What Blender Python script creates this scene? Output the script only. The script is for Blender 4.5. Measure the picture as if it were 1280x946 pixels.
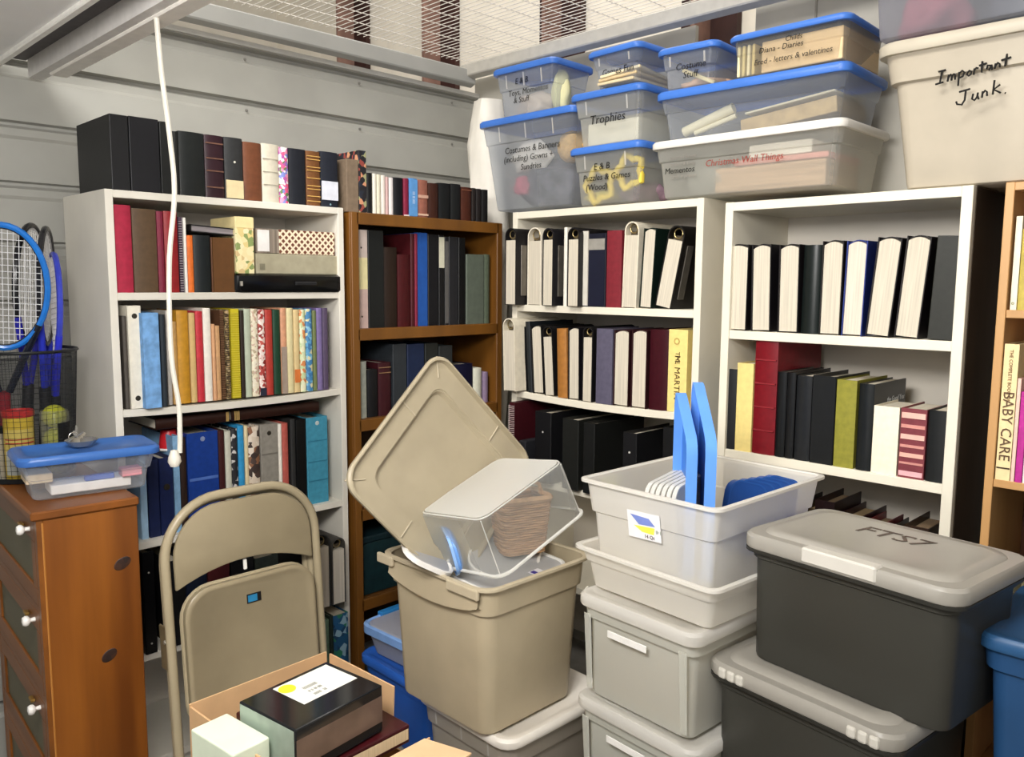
import bpy, bmesh, math, random
from mathutils import Vector, Matrix, Euler, noise
PI=math.pi
random.seed(7)
for o in list(bpy.data.objects): bpy.data.objects.remove(o)
SC=bpy.context.scene; COL=SC.collection
# ------------------------------------------------------------ camera
CZ=1.56; FPX=1029.07
YAW,PIT,ROL=math.radians(45.0735),math.radians(-6.5699),math.radians(0.38523)
FW=Vector((math.sin(YAW)*math.cos(PIT),math.cos(YAW)*math.cos(PIT),math.sin(PIT)))
_r=Vector((math.cos(YAW),-math.sin(YAW),0)); _u=_r.cross(FW)
RT=_r*math.cos(ROL)+_u*math.sin(ROL); UP=_u*math.cos(ROL)-_r*math.sin(ROL)
cam=bpy.data.cameras.new('camera'); cam.sensor_fit='HORIZONTAL'; cam.sensor_width=36; cam.lens=FPX/1280*36
cam.clip_start=.05
co=bpy.data.objects.new('camera',cam); COL.objects.link(co)
co.matrix_world=Matrix(((RT.x,UP.x,-FW.x,0),(RT.y,UP.y,-FW.y,0),(RT.z,UP.z,-FW.z,CZ),(0,0,0,1)))
SC.camera=co
# ------------------------------------------------------------ world, lights, exposure
w=bpy.data.worlds.new('World'); SC.world=w; w.use_nodes=True
w.node_tree.nodes['Background'].inputs[0].default_value=(1.0,.985,.96,1)
w.node_tree.nodes['Background'].inputs[1].default_value=.42
def area(name,loc,to,size,sy,watt,col=(1,.975,.94)):
    l=bpy.data.lights.new(name,'AREA'); l.shape='RECTANGLE'; l.size=size; l.size_y=sy; l.energy=watt; l.color=col
    o=bpy.data.objects.new(name,l); COL.objects.link(o); o.location=loc
    o.rotation_euler=(Vector(to)-Vector(loc)).to_track_quat('-Z','Y').to_euler()
    return o
area('ceiling_light',(-.6,1.0,3.8),(1.9,1.6,1.1),1.6,1.0,120)
area('aisle_light',(.12,.72,2.08),(1.7,1.6,1.0),.8,.4,40)
area('building_light',(3.0,3.2,4.6),(3.2,3.6,2.5),1.5,1.5,28)
l=bpy.data.lights.new('door_fill_light','POINT'); l.energy=11; l.shadow_soft_size=.15; l.color=(1,.975,.94)  # added fill near the camera, lifts the underside of the overhead door
o=bpy.data.objects.new('door_fill_light',l); COL.objects.link(o); o.location=(.05,.5,1.75)
vs=SC.view_settings; vs.view_transform='Standard'; vs.look='None'; vs.gamma=1; vs.use_curve_mapping=False; vs.exposure=.30
SC.cycles.transparent_max_bounces=24
# ------------------------------------------------------------ rays through the photograph's frame onto real planes
def ray(px,py): return RT*((px-640)/FPX)-UP*((py-473)/FPX)+FW
def pX(px,py,X): d=ray(px,py); p=d*(X/d.x); p.z+=CZ; return p
def pY(px,py,Y): d=ray(px,py); p=d*(Y/d.y); p.z+=CZ; return p
def pZ(px,py,Z): d=ray(px,py); p=d*((Z-CZ)/d.z); p.z+=CZ; return p
def solveX(px,Y,z):
    k=(px-640)/FPX; q=FW*k-RT; zz=z-CZ
    return -(q.y*Y+q.z*zz)/q.x
def solveY(px,X,z):
    k=(px-640)/FPX; q=FW*k-RT; zz=z-CZ
    return -(q.x*X+q.z*zz)/q.y
def solveZ(py,X,Y):
    k=-(py-473)/FPX; q=FW*k-UP
    return -(q.x*X+q.y*Y)/q.z+CZ
# ------------------------------------------------------------ materials
def lin(h):
    h=h.lstrip('#'); c=[int(h[i:i+2],16)/255 for i in (0,2,4)]
    return tuple(x/12.92 if x<=.04045 else ((x+.055)/1.055)**2.4 for x in c)+(1,)
_M={}
def base(name):
    m=bpy.data.materials.new(name); m.use_nodes=True
    nt=m.node_tree; b=nt.nodes['Principled BSDF']
    return m,nt,b
def noise_col(nt,b,c1,c2,scale,stretch=(1,1,1),detail=3,lo=.35,hi=.65):
    tc=nt.nodes.new('ShaderNodeTexCoord'); mp=nt.nodes.new('ShaderNodeMapping'); n=nt.nodes.new('ShaderNodeTexNoise'); r=nt.nodes.new('ShaderNodeValToRGB')
    mp.inputs['Scale'].default_value=stretch; n.inputs['Scale'].default_value=scale; n.inputs['Detail'].default_value=detail
    r.color_ramp.elements[0].position=lo; r.color_ramp.elements[1].position=hi
    r.color_ramp.elements[0].color=c1; r.color_ramp.elements[1].color=c2
    L=nt.links.new; L(tc.outputs['Object'],mp.inputs[0]); L(mp.outputs[0],n.inputs['Vector']); L(n.outputs[0],r.inputs[0]); L(r.outputs[0],b.inputs['Base Color'])
    return n,r
def bump(nt,b,src,s=.2,d=.002):
    bp=nt.nodes.new('ShaderNodeBump'); bp.inputs['Strength'].default_value=s; bp.inputs['Distance'].default_value=d
    nt.links.new(src,bp.inputs['Height']); nt.links.new(bp.outputs[0],b.inputs['Normal'])
def mul(c,k): return tuple(min(1,x*k) for x in c[:3])+(1,)
def M(h,rough=.5,var=.12,scale=30,metal=0,stretch=(1,1,1),bmp=0):
    if sum(lin(h)[:3])>1.2 and var!=.101: var=min(var,.05)
    key=(h,rough,var,scale,metal,stretch,bmp)
    if key in _M: return _M[key]
    m,nt,b=base('mat_'+h.lstrip('#')); c=lin(h)
    if sum(c[:3])<.16 and metal==0: c=mul(c,.55)
    b.inputs['Roughness'].default_value=rough; b.inputs['Metallic'].default_value=metal
    b.inputs['Specular IOR Level'].default_value=.35
    n,r=noise_col(nt,b,mul(c,1-var),mul(c,1+var),scale,stretch)
    if bmp: bump(nt,b,n.outputs[0],bmp)
    _M[key]=m; return m
def PAGES(h='#d2c9b8'):
    return M(h,.85,.101,160,0,(1.6,.04,.03))
def WOOD(h1,h2,key,axis=2,scale=9,rough=.45):
    k=('wood',key,axis)
    if k in _M: return _M[k]
    m,nt,b=base('wood_'+key); st=[1,1,1]; st[axis]=.08
    n,r=noise_col(nt,b,lin(h1),lin(h2),scale,tuple(st),6,.3,.7)
    b.inputs['Roughness'].default_value=rough; bump(nt,b,n.outputs[0],.15,.001)
    _M[k]=m; return m
def CLEAR(h,fac,rough=.3,key=''):
    k=('clear',h,fac,rough)
    if k in _M: return _M[k]
    m,nt,b=base('clear_plastic_'+h.lstrip('#')); L=nt.links.new
    b.inputs['Base Color'].default_value=lin(h); b.inputs['Roughness'].default_value=rough
    tl=nt.nodes.new('ShaderNodeBsdfTranslucent'); tl.inputs[0].default_value=lin(h)
    m0=nt.nodes.new('ShaderNodeMixShader'); m0.inputs[0].default_value=.35; L(b.outputs[0],m0.inputs[1]); L(tl.outputs[0],m0.inputs[2])
    tr=nt.nodes.new('ShaderNodeBsdfTransparent'); tr.inputs[0].default_value=(.97,.97,.97,1) if sum(lin(h)[:3])<.5 else tuple(x**.5 for x in lin(h)[:3])+(1,)
    lw=nt.nodes.new('ShaderNodeLayerWeight'); lw.inputs[0].default_value=.35
    mr=nt.nodes.new('ShaderNodeMapRange'); mr.inputs['To Min'].default_value=fac; mr.inputs['To Max'].default_value=min(1,fac+.45)
    L(lw.outputs['Facing'],mr.inputs['Value'])
    mx=nt.nodes.new('ShaderNodeMixShader'); L(mr.outputs[0],mx.inputs[0]); L(tr.outputs[0],mx.inputs[1]); L(m0.outputs[0],mx.inputs[2])
    L(mx.outputs[0],nt.nodes['Material Output'].inputs[0]); _M[k]=m; return m
def SPOTS(key,cols,scale,rough=.6,kind='vor',stretch=(1,1,1)):
    k=('spots',key)
    if k in _M: return _M[k]
    m,nt,b=base('print_'+key); L=nt.links.new
    tc=nt.nodes.new('ShaderNodeTexCoord'); mp=nt.nodes.new('ShaderNodeMapping'); mp.inputs['Scale'].default_value=stretch
    v=nt.nodes.new('ShaderNodeTexVoronoi'); v.inputs['Scale'].default_value=scale; r=nt.nodes.new('ShaderNodeValToRGB'); r.color_ramp.interpolation='CONSTANT'
    el=r.color_ramp.elements
    while len(el)<len(cols): el.new(.5)
    for i,c in enumerate(cols): el[i].position=i/len(cols); el[i].color=lin(c)
    sp=nt.nodes.new('ShaderNodeSeparateColor')
    L(tc.outputs['Object'],mp.inputs[0]); L(mp.outputs[0],v.inputs['Vector']); L(v.outputs['Color'],sp.inputs[0]); L(sp.outputs[0],r.inputs[0]); L(r.outputs[0],b.inputs['Base Color'])
    b.inputs['Roughness'].default_value=rough; _M[k]=m; return m
def LATTICE():
    if 'lat' in _M: return _M['lat']
    m,nt,b=base('lattice_print'); L=nt.links.new
    tc=nt.nodes.new('ShaderNodeTexCoord'); mp=nt.nodes.new('ShaderNodeMapping'); mp.inputs['Rotation'].default_value=(0,math.radians(45),0); mp.inputs['Scale'].default_value=(62,62,62)
    sp=nt.nodes.new('ShaderNodeSeparateXYZ'); L(tc.outputs['Object'],mp.inputs[0]); L(mp.outputs[0],sp.inputs[0])
    outs=[]
    for a in ('X','Z'):
        f=nt.nodes.new('ShaderNodeMath'); f.operation='FRACT'; L(sp.outputs[a],f.inputs[0])
        g=nt.nodes.new('ShaderNodeMath'); g.operation='GREATER_THAN'; g.inputs[1].default_value=.62; L(f.outputs[0],g.inputs[0]); outs.append(g)
    mxx=nt.nodes.new('ShaderNodeMath'); mxx.operation='MAXIMUM'; L(outs[0].outputs[0],mxx.inputs[0]); L(outs[1].outputs[0],mxx.inputs[1])
    r=nt.nodes.new('ShaderNodeValToRGB'); r.color_ramp.elements[0].color=lin('#6a3a24'); r.color_ramp.elements[1].color=lin('#f0dcc0'); L(mxx.outputs[0],r.inputs[0]); L(r.outputs[0],b.inputs['Base Color'])
    _M['lat']=m; return m
# ------------------------------------------------------------ geometry
def rrect(hx,hy,r,n=4,z=0,cx=0,cy=0):
    r=min(r,hx*.98,hy*.98); out=[]
    for sx,sy,a0 in ((1,1,0),(-1,1,90),(-1,-1,180),(1,-1,270)):
        for i in range(n+1):
            a=math.radians(a0+90*i/n); out.append((cx+sx*(hx-r)+r*math.cos(a),cy+sy*(hy-r)+r*math.sin(a),z))
    return out
class G:
    def __init__(s): s.v=[]; s.f=[]
    def add(s,v,f):
        k=len(s.v); s.v+= [tuple(p) for p in v]; s.f+=[tuple(i+k for i in q) for q in f]; return s
    def box(s,x0,x1,y0,y1,z0,z1):
        return s.add([(x0,y0,z0),(x1,y0,z0),(x1,y1,z0),(x0,y1,z0),(x0,y0,z1),(x1,y0,z1),(x1,y1,z1),(x0,y1,z1)],
            [(0,3,2,1),(4,5,6,7),(0,1,5,4),(1,2,6,5),(2,3,7,6),(3,0,4,7)])
    def loft(s,rings,c0=True,c1=True,closed=True):
        n=len(rings[0]); v=[p for r in rings for p in r]; f=[]
        for i in range(len(rings)-1):
            for j in range(n if closed else n-1):
                k=(j+1)%n; f.append((i*n+j,i*n+k,(i+1)*n+k,(i+1)*n+j))
        if c0: f.append(tuple(reversed(range(n))))
        if c1: f.append(tuple((len(rings)-1)*n+j for j in range(n)))
        return s.add(v,f)
    def tube(s,pts,r,n=8,closed=False):
        pts=[Vector(p) for p in pts]; N=len(pts); rings=[]; up=None
        for i,p in enumerate(pts):
            a=pts[(i-1)%N] if (closed or i>0) else p; b=pts[(i+1)%N] if (closed or i<N-1) else p
            t=(b-a).normalized()
            if up is None: up=Vector((0,0,1)) if abs(t.z)<.9 else Vector((1,0,0))
            x=t.cross(up).normalized(); up=x.cross(t).normalized(); rr=r[i] if isinstance(r,(list,tuple)) else r
            rings.append([p+x*rr*math.cos(2*PI*k/n)+up*rr*math.sin(2*PI*k/n) for k in range(n)])
        if closed: rings.append(rings[0]); return s.loft(rings,False,False)
        return s.loft(rings)
    def lathe(s,prof,n=20,c=(0,0,0)):
        return s.loft([[(c[0]+r*math.cos(2*PI*k/n),c[1]+r*math.sin(2*PI*k/n),c[2]+z) for k in range(n)] for r,z in prof])
    def ext(s,poly,ax,a,b):
        def P(u,v,t): return (t,u,v) if ax==0 else ((u,t,v) if ax==1 else (u,v,t))
        return s.loft([[P(u,v,a) for u,v in poly],[P(u,v,b) for u,v in poly]])
    def make(s,name,mat,parent=None,smooth=False,bevel=0,seg=1,kind=None,label=None):
        me=bpy.data.meshes.new(name); bm=bmesh.new()
        vs_=[bm.verts.new(p) for p in s.v]
        for q in s.f:
            try: bm.faces.new([vs_[i] for i in q])
            except ValueError: pass
        bmesh.ops.recalc_face_normals(bm,faces=bm.faces)
        if bevel:
            es=[e for e in bm.edges if len(e.link_faces)==2 and e.calc_face_angle(0)>.6]
            bmesh.ops.bevel(bm,geom=es,offset=bevel,segments=seg,affect='EDGES',profile=.5,clamp_overlap=True)
        bm.to_mesh(me); bm.free()
        if smooth:
            for p in me.polygons: p.use_smooth=True
            try: me.set_sharp_from_angle(angle=math.radians(42))
            except Exception: pass
        me.materials.append(mat)
        o=bpy.data.objects.new(name,me); COL.objects.link(o)
        if parent is not None: o.parent=parent
        if kind: o['kind']=kind
        if label: o['label']=label
        return o
def tag(o,label,cat,group=None):
    o['label']=label; o['category']=cat
    if group: o['group']=group
    return o
def T(name,label,cat,loc=(0,0,0),rot=(0,0,0),group=None,matrix=None):
    o=bpy.data.objects.new(name,None); COL.objects.link(o); o.empty_display_size=.05
    if matrix is not None: o.matrix_world=matrix
    else: o.location=loc; o.rotation_euler=rot
    return tag(o,label,cat,group)
def S(o): o['kind']='structure'; return o
def txt(parent,s,loc,size,mat,rot=(PI/2,0,0),name='lettering',align='LEFT',shear=0,ext=.0004,sx=1):
    cu=bpy.data.curves.new('t','FONT'); cu.body=s; cu.size=size; cu.align_x=align; cu.align_y='CENTER'; cu.shear=shear; cu.extrude=ext; cu.resolution_u=2
    ob=bpy.data.objects.new('t',cu); me=bpy.data.meshes.new_from_object(ob); bpy.data.objects.remove(ob); bpy.data.curves.remove(cu)
    me.materials.clear(); me.materials.append(mat)
    if sx!=1:
        for v in me.vertices: v.co.x*=sx
    o=bpy.data.objects.new(name,me); COL.objects.link(o); o.location=loc; o.rotation_euler=rot
    if parent: o.parent=parent
    return o
INK=M('#1c1a18',.6,.05)
def strokes(parent,lines,loc,size,mat,name='handwriting',rot=(0,0,0),r=.0022):
    g=G()
    for ln in lines: g.tube([(x*size,-.001,z*size) for x,z in ln],r,6)
    o=g.make(name,mat,parent,True); o.location=loc; o.rotation_euler=rot; return o
# ------------------------------------------------------------ the storage unit
WL,WR=2.91,2.68          # left wall plane (y), right wall plane (x)
metal=M('#a3a29b',.45,.06,4); metal2=M('#a9a9a5',.42,.06,4); white=M('#e9e4da',.5,.05,6)
g=G(); g.box(-3,4,-3,4.2,-.05,0); S(g.make('floor',M('#8b877f',.8,.2,6)))
# ribbed sheet metal wall
def ribwall():
    z=0; prof=[(0,0)]
    zs=[2.40-.182*i for i in range(13)]
    for zc in reversed(zs):
        prof+= [(0,zc-.046),(.012,zc-.034),(.012,zc-.012),(.026,zc-.002),(.026,zc+.006),(0,zc+.010)] if zc>.06 else []
    prof+=[(0,2.418)]
    g=G(); v=[];f=[]
    for x in (-3,2.68):
        v+=[(x,WL+a,b) for a,b in prof]
    n=len(prof)
    f=[(i,i+1,n+i+1,n+i) for i in range(n-1)]
    g.add(v,f); o=g.make('wall_left',metal); S(o); return o
wl=ribwall()
g=G()
for x in (1.52,2.02,2.52):
    for i in range(6):
        z=2.37-.182*i; g.lathe([(0,0),(.006,0),(.005,.003),(0,.004)],8)
        k=len(g.v)-32
        for j in range(k,len(g.v)):
            p=g.v[j]; g.v[j]=(x+p[0],WL-p[2],z+p[1])
so=g.make('screw',M('#8f8d88',.4,metal=.6),wl); so['kind']='stuff'
g=G(); g.box(-3,2.7,WL-.012,WL+.03,2.414,2.432); S(g.make('trim_1',M('#c9c7c1',.4,.04)))
# angle rails
g=G(); g.ext([(2.835,2.452),(2.865,2.440),(2.9,2.452),(2.9,2.512),(2.87,2.520),(2.835,2.512)],0,-3,2.6); S(g.make('trim_2',metal2,None,False,.004))
g=G(); g.ext([(2.545,2.482),(2.585,2.470),(2.585,2.538),(2.545,2.533)],1,-2,2.88); S(g.make('trim_3',M('#bdb9b0',.42,.05),None,False,.004))
# right wall sheets, with a slot that shows the building's column behind
g=G(); g.box(WR,WR+.02,1.74,2.93,0,2.50); g.box(WR,WR+.02,-.6,1.74,0,2.2); g.box(WR,WR+.02,-.6,1.5,2.2,2.9); S(g.make('wall_right',M('#aaa69c',.5,.06,5)))
g=G()
for y in (1.28,.98,.68): g.box(WR-.006,WR,y,y+.006,2.2,2.9)
S(g.make('trim_4',M('#8d897f',.5)))
# building beyond the mesh: insulation, columns, joist
ins=M('#ebe3d4',.8,.08,5)
g=G(); g.box(3.75,3.8,-3,7,0,5); S(g.make('wall_far_right',ins))
g=G(); g.box(-3,3.8,6.6,6.65,0,5); S(g.make('wall_far_back',M('#d9d3c6',.8,.08,5)))
g=G(); g.box(-4,3.8,-4,7,4.9,4.95); S(g.make('ceiling_building',M('#d8d2c4',.8,.06,3)))
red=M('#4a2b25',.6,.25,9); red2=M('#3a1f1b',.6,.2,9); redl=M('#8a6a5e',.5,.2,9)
for i,y in enumerate((5.40,4.40,3.32,2.33)):
    t=T('steel_column',['dark red steel column farthest left beyond the wire ceiling','dark red steel column second from left beyond the wire ceiling','dark red steel column right of the corner beyond the wire ceiling','dark red steel column seen through the slot above the clear boxes'][i],'column',(3.72,y,0),group='building columns beyond the wire mesh')
    g=G(); g.box(-.02,.02,-.16,.16,0,4.9); g.make('flange',red,t)
    g=G(); g.box(-.16,-.02,-.012,.012,0,4.9); g.make('web',redl,t)
    g=G(); g.box(-.2,-.16,-.16,.16,0,.3); g.make('base_plate',red2,t)
g=G(); g.add([],[]); g.box(-3,3.6,6.45,6.6,3.15,3.32); g.make('roof_joist',M('#211c19',.7)); tag(bpy.data.objects['roof_joist'],'dark horizontal joist across the far white wall above the mesh','beam')
g=G(); g.tube([(.4,6.3,2.6),(2.35,6.3,4.6)],.13,6); g.make('roof_brace',M('#211c19',.7)); tag(bpy.data.objects['roof_brace'],'dark sloping brace against the far white wall above the mesh','beam')
# wire mesh ceiling
g=G(); r=.0013
for i in range(118):
    x=2.56-.029*i
    g.add([(x-r,-.3,2.54),(x+r,-.3,2.54),(x,-.3,2.54+2*r),(x-r,2.86,2.54),(x+r,2.86,2.54),(x,2.86,2.54+2*r)],[(0,1,4,3),(1,2,5,4),(2,0,3,5)])
for i in range(30):
    y=2.84-.105*i
    g.add([(-.9,y-r,2.544),(-.9,y+r,2.544),(-.9,y,2.544+2*r),(2.56,y-r,2.544),(2.56,y+r,2.544),(2.56,y,2.544+2*r)],[(0,1,4,3),(1,2,5,4),(2,0,3,5)])
o=g.make('ceiling',M('#d9d4cc',.4,.05,metal=.2)); S(o)
# overhead door panel and its track
t=T('overhead_door','open white overhead door panel hanging at the upper left','door',(0,1.4,2.19))
g=G(); g.box(-1.5,.70,-1.0,1.48,0,.04); g.make('panel',M('#f4f2f0',.45,.03,3),t,False,.004)
g=G(); g.box(.33,.37,-1.0,1.48,-.014,0); g.box(.43,.445,-1.0,1.48,-.010,0); g.make('rib',M('#c9c5c2',.45,.04,3),t,False,.003)
g=G(); g.box(.685,.705,-1.0,1.48,-.012,.05); g.make('edge_trim',M('#f0ede6',.4,.04),t,False,.003)
t=T('door_track','pale steel overhead door track running beside the door panel','track',(0,1.4,2.19))
g=G(); g.ext([(.79,-.02),(.83,-.02),(.83,-.014),(.796,-.014),(.796,.05),(.79,.05)],1,-1.0,1.47); g.make('channel',M('#dcd8d4',.4,.06),t)
g=G(); g.box(.815,.866,-1.0,1.36,-.026,-.014); g.make('flange',M('#ebe5dc',.4,.04),t,False,.004)
g=G(); g.box(.715,.785,-1.0,1.47,.03,.045); g.make('shadow_gap_plate',M('#4a4546',.5),t)
# pull cord
x0,y0=.822,1.99
pts=[(x0,y0,2.166),(x0+.006,y0,2.05),(x0+.020,y0,1.9),(x0+.026,y0,1.77),(x0+.008,y0,1.62),(x0+.002,y0,1.47),(x0+.004,y0,1.36),(x0+.016,y0,1.26),(x0+.016,y0,1.19),(x0+.014,y0,1.14)]
# smooth the cord
def smooth(pts,k=6):
    P=[Vector(p) for p in pts]; out=[]
    for i in range(len(P)-1):
        a=P[max(0,i-1)];b=P[i];c=P[i+1];d=P[min(len(P)-1,i+2)]
        for j in range(k):
            t=j/k; out.append(.5*((2*b)+(c-a)*t+(2*a-5*b+4*c-d)*t*t+(3*b-a-3*c+d)*t**3))
    out.append(P[-1]); return out
t=T('pull_cord','long white pull cord with a white knob hanging before the left bookcase','cord',(x0,y0,1.12))
g=G(); g.tube([p-Vector((x0,y0,1.12)) for p in smooth(pts)],.0062,8); g.make('cord',M('#d3cec2',.6,.04),t,True)
g=G(); g.lathe([(0,-.012),(.010,-.012),(.016,0),(.014,.012),(.008,.028),(0,.03)],14); g.make('knob',M('#d6d0c3',.4,.04),t,True)
# ------------------------------------------------------------ bookcases
def bookcase(name,label,loc,rz,W,H,D,th,shelves,mats,rail=0,sag={},group='bookcases along the walls',lowz=0,sidem=None):
    t=T(name,label,'bookcase',loc,(0,0,rz),group); m,mi,mb=mats
    for x in (0,W-th):
        g=G(); g.box(x,x+th,0,D-.006,0,H); g.make('side_panel',m,t,False,.0012)
    if sidem: g=G(); g.box(W,W+.002,.022,D-.006,0,H-.002); g.make('outer_face',sidem,t,label='dark brown outer face')  # thin dark brown sheet over the right outer side
    g=G(); g.box(th,W-th,.0,D-.006,H-th,H-.0005); g.make('top_panel',m,t,False,.0012)
    g=G(); g.box(.004,W-.004,D-.006,D,.05,H-.004); g.make('back_panel',mb,t)
    for i,z in enumerate(shelves):
        s=sag.get(i,0); n=9 if s else 1; rings=[]
        for k in range(n+1):
            u=k/n; x=th+(W-2*th)*u; dz=-s*(1-(2*u-1)**2)
            rings.append([(x,.004,z-th+dz),(x,D-.007,z-th+dz),(x,D-.007,z+dz),(x,.004,z+dz)])
        g=G(); g.loft(rings); g.make('shelf',mi,t,False,.0012)
    g=G(); g.box(th,W-th,.02,.035,0,.07); g.make('kick_board',m,t)
    if rail:
        zz=[H]+[s for s in shelves]
        for z in zz:
            g=G(); g.box(th,W-th,-.012,0,z-rail,z); g.make('shelf_rail',m,t,False,.002)
        for x in (0,W-.03):
            g=G(); g.box(x,x+.03,-.012,0,0,H); g.make('stile',m,t,False,.002)
    return t
lam=M('#dcd7cb',.45,.04,5); lam2=M('#dfd8c6',.45,.04,5); lamb=M('#d9d2c6',.6,.05,5)
oak=WOOD('#7d5019','#5f3a10','oak',2); oak2=WOOD('#6f4614','#53320d','oakshelf',0); oakd=WOOD('#4a2c12','#38210e','oakback',2)
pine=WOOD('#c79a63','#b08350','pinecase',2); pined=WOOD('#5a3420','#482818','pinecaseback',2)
FA=2.30; FL=2.45
XC1=.848
ZL0,ZL1,ZL2,ZL3,ZL4,ZL5=1.815,1.527,1.190,.788,.44,.10
bookcase('white_bookcase','white laminate bookcase at left with a bowed middle shelf, behind the folding chair',(XC1,FL,0),0,.780,ZL0,.36,.022,[ZL1,ZL2,ZL3,ZL4,ZL5],(lam,lam,lamb),sag={1:.008})
XC2=1.652
ZW0,ZW1,ZW2,ZW3,ZW4=1.804,1.397,1.07,.74,.40
bookcase('wooden_bookcase','brown wooden bookcase in the corner with thick shelf rails',(XC2,FL,0),0,.732,ZW0,.34,.022,[ZW1,ZW2,ZW3,ZW4],(oak,oak2,oakd),rail=.042)
YA=2.296; WA=.853; ZA0,ZA1,ZA2,ZA3,ZA4=1.834,1.479,1.141,.80,.42
bookcase('white_bookcase','white bookcase of ring albums right of the corner, bowed second shelf',(FA,YA,0),-PI/2,WA,ZA0,.37,.026,[ZA1,ZA2,ZA3,ZA4],(lam2,lam2,lamb),sag={1:.010})
YB=1.366; WB=.698; ZB0,ZB1,ZB2,ZB3,ZB4=1.813,1.420,1.0425,.667,.30
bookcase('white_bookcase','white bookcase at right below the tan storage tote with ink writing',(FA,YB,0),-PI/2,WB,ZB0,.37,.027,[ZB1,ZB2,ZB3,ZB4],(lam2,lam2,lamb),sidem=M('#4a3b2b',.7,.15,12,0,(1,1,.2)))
YC=.597; ZC0,ZC1,ZC2,ZC3=1.813,1.504,1.078,.62
bookcase('wooden_bookcase','light wooden bookcase at the right edge, behind the dark grey tote',(FA,YC,0),-PI/2,.80,ZC0,.33,.02,[ZC1,ZC2,ZC3,.3],(pine,pine,pined))
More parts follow.
